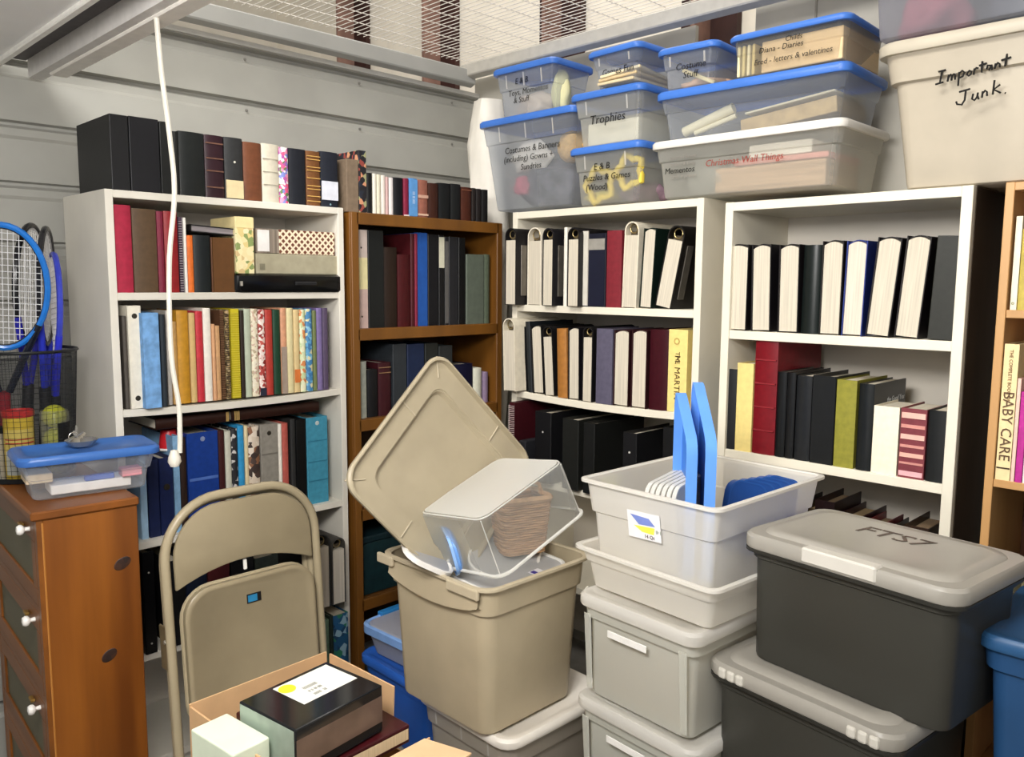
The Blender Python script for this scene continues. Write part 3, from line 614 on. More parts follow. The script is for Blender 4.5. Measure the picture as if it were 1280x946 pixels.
bk(647,659,402,'r','#17171a','black ring album second from left '+W,d=.27,lean=-4)
bk(659.5,665,402,'s','#20262b','slim slate black book between two albums '+W,d=.26,lean=-4)
bk(666.5,680,408,'p','#141416','black album with bright white page tops, fourth from left '+W,d=.26,lean=-4)
bk(681,693.5,408,'r','#161517','black ring album left of the tan spine '+W,d=.26,lean=-4)
bk(696,708,411,'s','#a06a30','tan brown spine album '+W,d=.25,lean=-2)
bk(710,724,410,'p','#17141a','black album right of the tan spine showing pages '+W,d=.25,lean=-1)
bk(727,740,408,'r','#141214','black ring album left of the slate purple spine '+W,d=.26)
bk(744,764,411,'s','#565264','slate purple spine album '+W,d=.25,round=.002)
bk(766,785,413,'p','#3a1518','maroon album showing pages, first of two '+W,d=.25)
bk(788,807,413,'p','#3d171b','maroon album showing pages, second of two '+W,d=.25)
bk(809.5,832.5,412,'s','#4b1520','glossy maroon spine album '+W,d=.25,rough=.3)
bk(833.5,857,412,'s','#e3cd80','yellow illustrated almanac at the right end '+W,d=.22,round=.001,vtext=[('M. MARTIN',.42,.03,'#5a4626'),('o',.86,.05,'#b59a58'),('THE',.66,.022,'#5a4626'),('+',.1,.03,'#5a4626')])
r=row('R',ZA3,FA+.008,'binders on the third shelf of the ring album bookcase','')
W='on album bookcase third shelf'
book(r,634,642,503,'v','#4d121c','maroon album with white comb dots at the left end '+W,d=.30,fwd=.06,coil='#e8d8d4')
book(r,668,688,515,'b','#17171a','black ring binder with a white finger hole, second from left '+W,d=.30,fwd=.03,rivets=(.72,),rc='#e8e4de',rs=.5)
book(r,702,722,524,'b','#222320','dark grey-black binder, third from left '+W,d=.30,fwd=.03)
book(r,728,742,529,'b','#1a1b1a','black binder with a rounded top, fourth from left '+W,d=.30,fwd=.03)
book(r,777,794,541,'b','#18181b','short black binder with a white finger hole '+W,d=.28,fwd=.02,rivets=(.72,),rc='#efece6',rs=.5)
book(r,826,846,535,'b','#141416','black binder at the right end behind the blue dividers '+W,d=.28)
t=T('card_box','small yellow-green box low on the black binder shelf','box',(FA-.02,solveY(749,FA-.02,ZA3),ZA3),(0,0,-PI/2))
g=G(); g.box(0,.075,0,.05,0,.088); g.make('body',M('#8a8a34',.5,.2,60),t,False,.002)
g=G(); g.box(.004,.071,-.0012,0,.045,.06); g.make('print_band',M('#c2bd6a',.5),t)
t=T('storage_box','small dark grey box beside the maroon album with comb dots','box',(FA-.045,solveY(648,FA-.045,ZA3),ZA3),(0,0,-PI/2))
g=G(); g.box(0,.036,0,.1,0,.155); g.make('body',M('#34353a',.5,.1),t,False,.003)
# ---- white bookcase B
r=row('R',ZB1,FA+.008,'albums on the first shelf of the right white bookcase','')
W='on right bookcase first shelf'
book(r,903,932.5,306,'p','#191414','black album at the left end showing white pages '+W,d=.27)
book(r,938.5,962.5,306,'p','#19151a','second black album from the left showing pages '+W,d=.27,lean=-1.5)
book(r,971.5,997,306,'p','#1b1517','third black album left of the black spine '+W,d=.27,lean=-1)
book(r,998.5,1021.5,306,'s','#1c2422','green-black spine album between page-edge albums '+W,d=.27,rough=.3,round=.012)
book(r,1023,1049.5,301,'p','#1d1512','black album with arched cover right of the black spine '+W,d=.27)
book(r,1051,1077,301,'p','#1e2f72','blue covered album showing grey pages '+W,d=.27,pages='#cfc4b4',lean=1)
book(r,1081,1111,298,'p','#1a1418','black album leaning right beside the blue one '+W,d=.27,lean=4.6)
book(r,1117,1147.5,296,'p','#1b1214','black album leaning right, last one showing pages '+W,d=.27,lean=4.2)
book(r,1158.5,1191,295,'x','#34352f','tall charcoal slipcase at the right end '+W,d=.27,lean=2.2,name='slipcase',cat='slipcase')
r=row('R',ZB2,FA+.012,'books on the second shelf of the right white bookcase','')
W='on right bookcase second shelf'
book(r,897.5,917,461,'s','#15161a','black book at the left end, partly behind dividers '+W,d=.2)
book(r,918,938,454,'s','#dcc77e','cream yellow book '+W,d=.2,round=.001)
book(r,938.5,966.5,421,'s','#6d0d18','tall deep red volume '+W,d=.3,rough=.35,bands=[(z,z+.012,'#7f1a22') for z in (.2,.4,.6,.8)])
book(r,967,979,465,'s','#17191b','black book touching the deep red volume '+W,d=.24,rough=.3)
book(r,979.5,990,466,'s','#1b1c1e','second black book right of the red volume '+W,d=.24,rough=.3)
book(r,991,1010,470,'s','#26282b','black book with a grey sheen, third right of red '+W,d=.22,rough=.3)
book(r,1011,1040,470,'b','#1a1c1e','broad black album left of the olive one '+W,d=.24,rough=.4)
book(r,1041,1066,475,'s','#84802e','olive green album '+W,d=.22,round=.001)
t=book(r,1068,1087,480,'s','#1c2022','black book with silver title on its side cover '+W,d=.24,rough=.35)
h_=solveZ(480,FA+.01,.95)-ZB2
w_=solveY(1068,FA+.012,ZB2)-solveY(1087,FA+.012,ZB2)-.001
txt(t,'the Good Year',(w_+.0006,.10,h_*.80),.022,M('#b5b6b4',.4),(PI/2,0,PI/2),name='cover_title')
book(r,1088,1120,508,'s','#e9dfc8','thick cream white book '+W,d=.17,round=.001)
book(r,1121.5,1154,511,'s','#74333a','maroon book with shiny rose gold bars '+W,d=.17,round=.001,bands=[(.86,.94,'#e3b0a2'),(.72,.77,'#c98a80'),(.56,.63,'#e3b0a2'),(.44,.48,'#c98a80'),(.30,.36,'#e0a898'),(.2,.23,'#c98a80'),(.03,.10,'#dca8ac')])
book(r,1155,1186,514,'s','#191c1d','black book at the right end beside the rose gold bars '+W,d=.18)
r=row('R',ZB3,FA+.012,'books on the third shelf of the right white bookcase','')
W='on shelf behind dark grey tote'
cols=['#241a12','#3a1a14','#1d1714','#4a3a22','#2a1418','#36101a','#6a1a20','#23181a','#3d2a1e']
nm=['black-brown book at the left end ','dark russet book second from left ','black book third from left ','olive brown book fourth from left ','dark maroon book fifth from left ','wine red book sixth from left ','bright dark red book seventh from left ','black book second from right ','brown book at the right end ']
y0=1.30
for i in range(9):
    wd=.052+.006*(i%3); t=T('book',nm[i]+W,'book',(FA+.03+.02*(i%2),y0,ZB3+.0),(0,0,-PI/2),r.group)
    h=.262-.012*(i%4)-(.022 if i>4 else 0); d=.2
    g=G(); g.ext([(0,d),(0,.006),(wd*.5,0),(wd,.006),(wd,d),(wd-.003,d),(wd-.003,.009),(.003,.009),(.003,d)],2,0,h); g.make('cover',M(cols[i],.4),t)
    g=G(); g.box(.0032,wd-.0032,.0095,d-.008,.004,h-.02); g.make('pages',PAGES('#a58e6a' if i%2 else '#8a745a'),t); y0-=wd+.006
# ---- wooden bookcase C
r=row('R',ZC1,FA+.01,'books on the right edge bookcase','')
W='in right edge wooden bookcase'
book(r,1262,1270.5,270,'s','#e6dcc2','cream paperback on the upper shelf '+W,d=.2,round=.001,vtext=[('o',.07,.014,'#6a7a4a')])
book(r,1271,1281,286,'s','#b5a146','olive yellow book on the upper shelf '+W,d=.2,round=.001)
book(r,1281.5,1296,280,'s','#8d5a3a','brown book at the photo edge on the upper shelf '+W,d=.2)
r=row('R',ZC2,FA+.006,'books on the right edge bookcase','')
book(r,1243.5,1262,430,'s','#e3cf9c','thick cream baby care guide on the middle shelf '+W,d=.2,round=.001,vtext=[('THE COMPLETE BOOK OF',.77,.011,'#7d5a34'),('BABY CARE',.40,.034,'#5d4430')],bands=[(.085,.095,'#4a3420')])
book(r,1262.5,1267.5,473,'s','#e6bfae','pale pink book on the middle shelf '+W,d=.2,round=.001)
book(r,1268,1277,490,'s','#b02a86','magenta book on the middle shelf '+W,d=.2,round=.001)
book(r,1277.5,1284,520,'s','#eadfd8','white booklet at the photo edge on the middle shelf '+W,d=.2,round=.001)
# rolled papers in the lower opening of the right bookcase
for i in range(4):
    t=T('rolled_blanket',['outermost grey-green folded blanket in the lower right bookcase','second grey-green folded blanket in the lower right bookcase','third olive folded blanket in the lower right bookcase','inner olive folded blanket at the photo edge in the lower right bookcase'][i],'blanket',(FA+.02,.545-.075*i,ZC3),group='folded blankets in the lower right bookcase')
    g=G(); hz=.20+.055*i
    prof=[(-.036,0),(-.036,hz*.7),(-.028,hz*.9),(-.012,hz),(.012,hz),(.028,hz*.9),(.036,hz*.7),(.036,0)]
    g.ext(prof,0,0,.26); g.make('folded_cloth',M(['#6f6a52','#7d765a','#6a6844','#747048'][i],.9,.2,25,bmp=.3),t,True,.006,2)
    g=G(); g.ext([(p[0]*.55,p[1]*.9) for p in prof],0,-.006,0); g.make('inner_fold',M('#8b8468',.9,.2,25),t,True)
# ------------------------------------------------------------ plastic tubs
BLUE=M('#4273c6',.35,.05,8); WHT=M('#dedad2',.35,.04,8)
def tub(name,label,cat,N,th,a,b,h,body,rimm=None,lid=None,lidm=None,t=.03,r=.03,lidh=.03,over=.012,step=.7,stepd=.005,group=None,rim=.012,ribs=0,panel=True,floor_m=None):
    """N = near top corner (x,y,z of the top), th = direction of the edge that runs to the left in view"""
    th=math.radians(th); A=Vector((math.cos(th),math.sin(th),0)); B=Vector((math.sin(th),-math.cos(th),0))
    c=Vector((N[0],N[1],0))+A*a/2+B*b/2; c.z=N[2]-h
    T_=T(name,label,cat,c,(0,0,th-PI),group)
    hx,hy=a/2,b/2; top=h-(lidh if lid else 0)
    def R(e,z): return rrect(hx-e,hy-e,max(.006,r-e*.3),4,z)
    o=over if lid else rim
    g=G(); zs=step*top
    e0=o+t; e1=o+t*(1-step)+stepd; 
    g.loft([R(e0+.008,0),R(e0+.002,.004),R(e0,.012),R(e1,zs),R(e1-stepd,zs+.004),R(o,top)],True,False)
    bo=g.make('body',body,T_,True)
    if not lid or rimm:
        z=top; w=o+.0005
        g=G(); g.loft([R(o,z-.012),R(o-.004,z-.010),R(.0,z-.008),R(.0,z-.001),R(.003,z),R(o+.0,z),R(o+.003,z-.004)],False,False)
        g.make('rim',rimm or body,T_,True)
    if lid:
        g=G(); z0=h-lidh
        rr=[R(.002,z0),R(.0,z0+.004),R(.0,h-.007),R(.006,h)]
        if panel: rr+=[R(.024,h),R(.030,h-.006)]
        g.loft(rr,False,True); g.make('lid',lidm,T_,True)
        g=G(); g.loft([R(.002,z0),R(o+.002,z0)],False,False); g.make('lid_lip',lidm,T_)
    if ribs:
        for i in range(ribs):
            g=G()
            x=-hx*.55+1.1*hx*i/max(1,ribs-1); ee=lambda z:-(hy-(e1-stepd+(o-(e1-stepd))*(z-zs)/(top-zs)))-.0012
            g.add([(x-.003,ee(zs+.01),zs+.01),(x+.003,ee(zs+.01),zs+.01),(x+.003,ee(top-.006),top-.006),(x-.003,ee(top-.006),top-.006)],[(0,1,2,3)])
            g.make('mould_rib',CLEAR('#f1eee8',.5,.2),T_)
    T_.update_tag(); return T_
def front(T_,a,b,h,z,t,o=.012):  # y of the tapered front face at height z
    return -(b/2-o-t*(1-z/h))-.003
def hand(T_,b,h,lines,t,o=.012,mat=INK,shear=.2):
    tilt=math.atan(t/h)
    for s,x,z,size in lines:
        txt(T_,s,(x,front(T_,0,b,h,z,t,o)-.002,z),size,mat,(PI/2+tilt,0,0),name='handwriting',shear=shear,ext=.0003)
def lump(name,label,cat,loc,size,mat,rz=0,seed=0,amp=.35,group=None):
    bm=bmesh.new(); bmesh.ops.create_icosphere(bm,subdivisions=3,radius=1)
    for v in bm.verts:
        n=noise.noise(v.co*1.7+Vector((seed*3.1,seed,0))); k=1+amp*n; z=v.co.z*k
        v.co=Vector((v.co.x*k*size[0],v.co.y*k*size[1],max(-.0,(z+.75)*size[2]*.57)))
    me=bpy.data.meshes.new(name); bm.to_mesh(me); bm.free()
    for p in me.polygons: p.use_smooth=True
    me.materials.append(mat); o=bpy.data.objects.new(name,me); COL.objects.link(o); o.location=loc; o.rotation_euler=(0,0,rz)
    return tag(o,label,cat,group)
def slab(name,label,cat,loc,size,rz,mat,rot=(0,0),bevel=.002,group=None):
    x,y,z=size; g=G(); g.box(-x/2,x/2,-y/2,y/2,0,z); o=g.make(name,mat,None,False,bevel); o.location=loc; o.rotation_euler=(rot[0],rot[1],rz); return tag(o,label,cat,group)
CB=CLEAR('#dfe3e8',.20,.2); CB2=CLEAR('#dcdcd6',.26,.25); CG=CLEAR('#e4e3da',.28,.25)
# clear boxes on top of the right-hand bookcases
GB='labelled clear boxes on top of the bookcases'
H1=.352; Z1=1.852
t1=tub('storage_tub','tall clear tub with blue lid marked Costumes, at the corner end','storage tub',(2.31,2.000,Z1+H1),90,.515,.33,H1,CB,None,1,BLUE,t=.045,step=.78,lidh=.026,group=GB,ribs=3)
hand(t1,.33,H1,[('Costumes & Banners',-.12,.225,.034),('(including) Gowns +',-.13,.192,.032),('Sundries',-.04,.158,.032)],.045)
lump('costume_pile','dark grey cloth heap inside the tall costumes tub','cloth',(2.48,2.22,Z1+.012),(.10,.18,.18),M('#55545a',.9,.5,14),0,1)
lump('costume_pile','beige cloth lump inside the tall costumes tub','cloth',(2.45,2.09,Z1+.17),(.09,.06,.12),M('#c09a5c',.9,.3,25),0,2)
lump('costume_pile','pinkish red cloth bit low inside the tall costumes tub','cloth',(2.39,2.33,Z1+.06),(.025,.04,.07),M('#b85a6a',.9,.3,25),0,3)
lump('costume_pile','white paper crumple inside the tall costumes tub','paper',(2.42,2.31,Z1+.15),(.04,.10,.12),M('#d9d2c6',.9,.2,20),0,4)
H2=.185; Z2=Z1+H1+.001
t2=tub('storage_tub','clear box with blue lid marked toys, on the tall costumes tub','storage tub',(2.31,2.10,Z2+H2),91,.33,.25,H2,CB,None,1,BLUE,t=.022,step=.6,lidh=.024,group=GB,ribs=3)
hand(t2,.25,H2,[('E & B',-.045,.125,.03),('Toys, Momentos',-.085,.085,.030),('& Stuff',-.06,.057,.03)],.022)
lump('soft_toy','pale yellow soft toy inside the clear box marked toys','toy',(2.41,2.15,Z2+.012),(.04,.035,.145),M('#e4dfae',.9,.1,20),0,6,.2)
lump('soft_toy','cream cloth bundle inside the clear box marked toys','toy',(2.43,2.30,Z2+.012),(.06,.09,.09),M('#d9c8b4',.9,.2,16),0,7)
H4=.199; Z4=1.836
t4=tub('storage_tub','clear box with blue lid and yellow puzzle pieces, bottom of the middle stack','storage tub',(2.255,1.662,Z4+H4),89.5,.322,.33,H4,CB2,None,1,BLUE,t=.02,step=.65,lidh=.024,group=GB,ribs=2)
hand(t4,.33,H4,[('E & B',-.05,.128,.032),('Puzzles & Games',-.10,.092,.030),('(Wood)',-.09,.06,.03)],.02)
for i,(y,z,rr) in enumerate(((1.87,.05,.055),(1.74,.085,.05))):
    g=G(); g.tube([(0,rr*math.cos(2*PI*k/20)*(1+.18*math.cos(5*2*PI*k/20)),rr*math.sin(2*PI*k/20)*(1+.18*math.cos(5*2*PI*k/20))) for k in range(20)],.012,8,True)
    o=g.make('foam_ring',M('#e6cc4e',.7,.1),None,True); o.location=(2.305,y,Z4+z+.02); tag(o,['yellow foam ring at left inside the puzzle box','yellow foam ring at right inside the puzzle box'][i],'toy')
lump('toy_bag','mauve cloth bag inside the puzzle box','bag',(2.42,1.76,Z4+.012),(.06,.09,.07),M('#7d6570',.9,.3,20),0,9)
lump('toy_bag','yellow cloth at the bottom left inside the puzzle box','cloth',(2.37,1.90,Z4+.012),(.05,.07,.05),M('#ddcf5c',.9,.25,20),0,10)
H3=.184; Z3=Z4+H4+.001
t3=tub('storage_tub','clear box with blue lid marked Trophies, middle of its stack','storage tub',(2.26,1.664,Z3+H3),90.5,.318,.33,H3,CG,None,1,BLUE,t=.022,step=.62,lidh=.024,group=GB,ribs=2)
hand(t3,.33,H3,[('Trophies',-.075,.088,.042)],.022)
slab('trophy_box','pale cream box inside the clear tub marked Trophies','box',(2.43,1.83,Z3+.012),(.22,.22,.075),-PI/2,M('#dcd9cc',.7,.1,30))
H5=.121; Z5=Z3+H3+.001
t5=tub('storage_tub','small clear box with blue lid marked games, topmost of the middle stack','storage tub',(2.225,1.655,Z5+H5),87.5,.234,.33,H5,CB,None,1,BLUE,t=.018,step=.6,lidh=.02,group=GB,ribs=2)
hand(t5,.33,H5,[('Games Fun',-.055,.045,.03)],.018)
for i in range(3): slab('paper_folder',['lowest cream folder in the clear games box','middle cream folder in the clear games box','top slanting cream folder in the clear games box'][i],'folder',(2.37,1.77,Z5+.008+.014*i),(.15,.24,.010),-PI/2+.08*i,M(['#d9c6a0','#cdb68c','#e2d2ae'][i],.8,.15,30),rot=(0,-.06*i),group='folders in the games box')
H9=.180; Z9=1.838
t9=tub('storage_tub','wide clear box with white lid, lowest of the right clear stack','storage tub',(2.262,.988,Z9+H9),90.4,.642,.345,H9,CG,None,1,WHT,t=.022,step=.72,lidh=.024,group=GB,ribs=0)
hand(t9,.345,H9,[('Mementos',-.27,.085,.026)],.022)
hand(t9,.345,H9,[('Christmas Wall Things',-.12,.096,.028)],.022,mat=M('#8e3d34',.6))
hand(t9,.345,H9,[('assorted boxes',-.25,.125,.016),('to sort & keep',-.25,.105,.016),('cards + photos',-.25,.066,.016)],.022,mat=M('#8d8880',.6))
slab('paper_stack','tan paper stack inside the wide white-lidded box','paper',(2.45,1.25,Z9+.012),(.36,.22,.075),-PI/2,M('#b59a80',.8,.25,30,0,(.1,.1,4)))
slab('paper_stack','pink folder on the tan papers inside the white-lidded box','folder',(2.44,1.21,Z9+.088),(.30,.22,.016),-PI/2,M('#cf8f88',.8,.1,30))
slab('paper_stack','white envelope on the pink folder inside the white-lidded box','envelope',(2.41,1.21,Z9+.106),(.20,.16,.038),-PI/2,M('#eeeae2',.7,.05,30))
lump('plastic_wrap','crumpled clear wrap inside the wide white-lidded box','wrap',(2.42,1.46,Z9+.012),(.09,.11,.13),CLEAR('#d8dad6',.35,.15),0,11)
H8=.149; Z8=Z9+H9+.001
t8=tub('storage_tub','wide clear box with blue lid and paper rolls, on the white-lidded one','storage tub',(2.268,.986,Z8+H8),92.5,.618,.33,H8,CB,None,1,BLUE,t=.022,step=.66,lidh=.026,group=GB)
for i,(ya,yb,za,zb,rr,l) in enumerate(((1.54,1.37,.030,.085,.016,'thick cream paper roll, upper left in the wide blue-lidded box'),(1.50,1.36,.022,.060,.008,'thin cream paper roll, lower left in the wide blue-lidded box'))):
    g=G(); g.tube([(2.325,ya,Z8+za),(2.335,yb,Z8+zb)],rr,10); o=g.make('paper_roll',M('#e3d8b4',.8,.08,30),None,True); tag(o,l,'paper roll','paper rolls in the wide blue-lidded box')
slab('file_folder','tan file folder with cream edge in the wide blue-lidded box','folder',(2.43,1.19,Z8+.014),(.30,.20,.045),-PI/2,M('#b79c6c',.8,.15,30),rot=(0,-.10))
slab('file_folder','cream card along the top of the tan folder in the blue-lidded box','folder',(2.43,1.19,Z8+.072),(.28,.20,.006),-PI/2,M('#e6dcbc',.8,.1,30),rot=(0,-.10))
H6=.124; Z6=Z8+H8+.001
t6=tub('storage_tub','small clear box with blue lid marked costume stuff, left of the folder box','storage tub',(2.235,1.375,Z6+H6),94,.215,.28,H6,CB,None,1,BLUE,t=.014,step=.55,lidh=.02,group=GB,ribs=2)
hand(t6,.28,H6,[('Costume',-.04,.062,.028),('Stuff',-.015,.036,.028)],.014)
slab('paper_pad','slanting cream pad inside the small costume stuff box','paper',(2.36,1.47,Z6+.03),(.13,.16,.012),-PI/2,M('#e2d09c',.8,.1,30),rot=(0,.45))
lump('costume_pile','peach cloth at the bottom of the small costume stuff box','cloth',(2.36,1.49,Z6+.008),(.07,.075,.035),M('#d8b090',.9,.2,20),0,13)
H7=.121; Z7=Z8+H8+.001
t7=tub('storage_tub','clear box with blue lid full of cream folders, beside the tan tote','storage tub',(2.25,.982,Z7+H7),91.5,.365,.30,H7,CLEAR('#d9d6cf',.14,.2),None,1,BLUE,t=.012,step=.6,lidh=.018,group=GB)
hand(t7,.30,H7,[('Childs',-.005,.083,.020),('Diana - Diaries',-.085,.064,.022),('Fred - letters & valentines',-.10,.034,.022)],.012)
for i in range(4):
    slab('file_folder',['leftmost upright cream folder in the folder box','second upright cream folder in the folder box','third upright cream folder in the folder box','fourth upright cream folder in the folder box'][i],'folder',(2.39,1.322-.016*i,Z7+.006),(.009,.24,.088),-PI/2,M(['#e6dcae','#d8c890','#e8e0bc','#d3bf86'][i],.8,.1,30),group='upright folders in the clear box')
slab('file_folder','big cream paper wad filling the folder box','paper',(2.40,1.13,Z7+.006),(.24,.25,.088),-PI/2,M('#dfc49a',.8,.2,20,0,(.3,.3,3)))
# white crumpled bag beside the corner
g=G(); random.seed(3); ring=[]
for k in range(26):
    z=2.34*k/25; rr=.084*(1-.25*max(0,(k-22)/3)**2)*(1+.06*math.sin(k*1.7)); ring.append([((rr+.008*math.sin(5*a_+k*.9))*math.cos(a_),(rr+.008*math.sin(4*a_+k))*math.sin(a_),z) for a_ in [2*PI*q/20 for q in range(20)]])
g.loft(ring); o=g.make('plastic_bag',M('#e6e1d6',.5,.04,10),None,True); o.location=(2.515,2.66,0); tag(o,'tall white plastic bag standing in the corner behind the costumes tub','bag')
# tan tote with writing, and the bin on it
TAN0=M('#b4aa98',.42,.05,8)
N=(2.245,.30,2.185); a=.615; H10=.37
tt=tub('storage_tote','large tan tote marked in black ink, on the right white bookcase','storage tote',N,90,a,.42,H10,TAN0,None,1,M('#beb5a3',.4,.05,8),t=.055,r=.05,step=.79,stepd=.012,lidh=.032,over=.016)
I=[[(0,.02),(.25,.05)],[(.13,.04),(.10,-.42)],[(-.05,-.44),(.22,-.40)],
 [(.36,-.40),(.38,-.16)],[(.38,-.22),(.45,-.15),(.49,-.2),(.49,-.38)],[(.49,-.22),(.55,-.15),(.6,-.2),(.61,-.37)],
 [(.72,-.12),(.74,-.62)],[(.73,-.16),(.82,-.08),(.90,-.16),(.86,-.3),(.76,-.33)],
 [(1.0,-.2),(1.06,-.12),(1.13,-.17),(1.13,-.26),(1.05,-.31),(1.0,-.26),(1.0,-.2)],
 [(1.22,-.30),(1.22,-.08)],[(1.22,-.14),(1.28,-.06),(1.34,-.09)],
 [(1.45,.14),(1.47,-.26)],[(1.36,.0),(1.60,.05)],
 [(1.72,-.06),(1.64,-.04),(1.62,-.16),(1.70,-.22),(1.76,-.08)],[(1.76,-.04),(1.80,-.22)],
 [(1.88,-.20),(1.89,-.02)],[(1.89,-.10),(1.96,0),(2.02,-.06),(2.04,-.18)],
 [(2.22,.26),(2.20,-.18)],[(2.06,.06),(2.36,.12)]]
J=[[(.80,-.86),(1.16,-.80)],[(1.02,-.82),(1.02,-1.18),(.94,-1.34),(.78,-1.30),(.74,-1.20)],
 [(1.28,-1.0),(1.26,-1.18),(1.34,-1.24),(1.42,-1.14),(1.43,-.98)],[(1.43,-1.1),(1.48,-1.22)],
 [(1.58,-1.18),(1.58,-.96)],[(1.58,-1.04),(1.66,-.94),(1.72,-1.0),(1.74,-1.14)],
 [(1.92,-.62),(1.92,-1.12)],[(2.12,-.80),(1.93,-.95),(2.16,-1.10)],[(2.3,-1.13),(2.32,-1.14)]]
strokes(tt,I+J,(-.150,-.42/2+.012+.055*.17,.278),.068,INK,rot=(-math.atan(.055/.34),0,0),r=.0024)
CGR=CLEAR('#b9bcc4',.34,.25)
N11=(2.20,.32,2.50); t11=tub('storage_tub','grey clear tub with pink contents on top of the inked tan tote','storage tub',N11,90,.62,.40,.31,CGR,None,1,WHT,t=.025,step=.8)
lump('pink_cloth','pink cloth inside the grey clear tub above the inked tan tote','cloth',(2.38,.80,2.20),(.10,.09,.12),M('#d8808a',.9,.2,10),0,17)
lump('grey_cloth','slate grey cloth inside the grey clear tub above the inked tan tote','cloth',(2.40,.55,2.20),(.12,.16,.22),M('#7a7c86',.9,.2,10),0,18)
# ------------------------------------------------------------ stack of clear bins and file boxes in the middle
CW=CLEAR('#fbf7ee',.70,.3); CF=CLEAR('#e6e6dc',.72,.4); CW2=CLEAR('#fbf7ee',.62,.3)
WR_=CLEAR('#f6f3ec',.85,.25)
def support(label,x0,x1,y0,y1,z):
    t=T('cardboard_box',label,'box',((x0+x1)/2,(y0+y1)/2,0)); hx,hy=(x1-x0)/2,(y1-y0)/2
    g=G(); g.box(-hx,hx,-hy,hy,0,z-.003); g.make('body',M('#a88560',.8,.1,20),t,False,.002); g=G(); g.box(-.025,.025,-hy-.0006,hy+.0006,z-.004,z-.0006); g.make('packing_tape',M('#c2a57c',.3,.05),t)
LW=CLEAR('#f6f3ec',.80,.35)
f1z=.484; fh=.276
def filebox(label,N,th,a,b,h):
    t=tub('file_box',label,'file box',N,th,a,b,h,CF,None,1,LW,t=.016,r=.035,step=.86,stepd=.010,lidh=.032,over=.012,group='clear file boxes under the open bins')
    for s in (-1,1):   # thick corner posts and the label strip
        g=G(); x=s*(a/2-.040); zt=h-.05
        fy=lambda z: front(t,a,b,h-.032,z,.016)-.004
        g.add([(x-.010,fy(.02),.02),(x+.010,fy(.02),.02),(x+.012,fy(zt),zt),(x-.012,fy(zt),zt),(x-.006,fy(.02)-.003,.02),(x+.006,fy(.02)-.003,.02),(x+.008,fy(zt)-.004,zt),(x-.008,fy(zt)-.004,zt)],[(4,5,6,7),(0,4,7,3),(1,2,6,5),(0,1,5,4),(3,7,6,2)])
        g.make('corner_post',CF,t)
    g=G(); z=h*.70; y=front(t,a,b,h-.032,z,.016)-.006; g.box(-.08,.045,y-.003,y,z-.008,z+.010); g.make('label_strip',M('#f0eee9',.4),t,False,.001)
    return t
filebox('clear file box with white label strip, upper of two under the open bins',(1.569,.968,.762),86.5,.382,.48,fh)
filebox('clear file box with white label strip, lower of two in the middle stack',(1.560,.955,.485),86.0,.392,.48,.27)
slab('hanging_files','tan hanging files inside the upper clear file box','folder',(1.80,1.14,.50),(.30,.36,.17),math.radians(-93),M('#a58f72',.9,.2,40,0,(6,.1,.1)))
slab('hanging_files','grey hanging files inside the lower clear file box','folder',(1.80,1.14,.225),(.30,.36,.19),math.radians(-93),M('#8f8f84',.9,.2,40,0,(6,.1,.1)))
support('plain cardboard box on the floor under the lower clear file box',1.60,2.0,1.0,1.3,.213)
tub('open_bin','open clear bin holding the top bin, second of the middle stack','bin',(1.571,.925,.880),85.5,.455,.60,.114,CW2,WR_,t=.028,r=.03,step=.62,stepd=.007,group='nested open clear bins')
HB=.236
tb=tub('open_bin','open clear bin with blue dividers and a product sticker, topmost','bin',(1.606,.945,1.056),88,.430,.53,HB,CW,WR_,t=.03,r=.03,step=.62,stepd=.007,group='nested open clear bins')
tl=math.atan(.03/HB)
g=G(); z=.148; y=front(tb,0,.53,HB,z,.03,.012); s=G()
g.box(-.055,.045,-.0006,0,-.035,.035); o=g.make('product_sticker',M('#efeef0',.4,.03),tb); o.location=(0,y-.0015,z); o.rotation_euler=(tl,-.03,0)
g=G(); g.add([(-.045,-.0012,.026),(.012,-.0012,.022),(.030,-.0012,.004),(-.020,-.0012,.002)],[(0,1,2,3)]); q=g.make('blue_print',M('#7f92d8',.4,.05),o)
g=G(); g.add([(-.036,-.0012,-.002),(.028,-.0012,.000),(.024,-.0012,-.018),(-.012,-.0012,-.016)],[(0,1,2,3)]); g.make('yellow_print',M('#f0f05a',.4,.05),o)
txt(o,'14 Qt',(-.006,-.0014,-.026),.013,M('#5a4a48',.5),name='sticker_text'); txt(o,'||i: |',(.031,-.0014,-.008),.010,M('#8a9a86',.5),name='sticker_text')
BD=M('#3f7ad0',.38,.06,10); BD2=M('#1c4f9e',.4,.06,10)
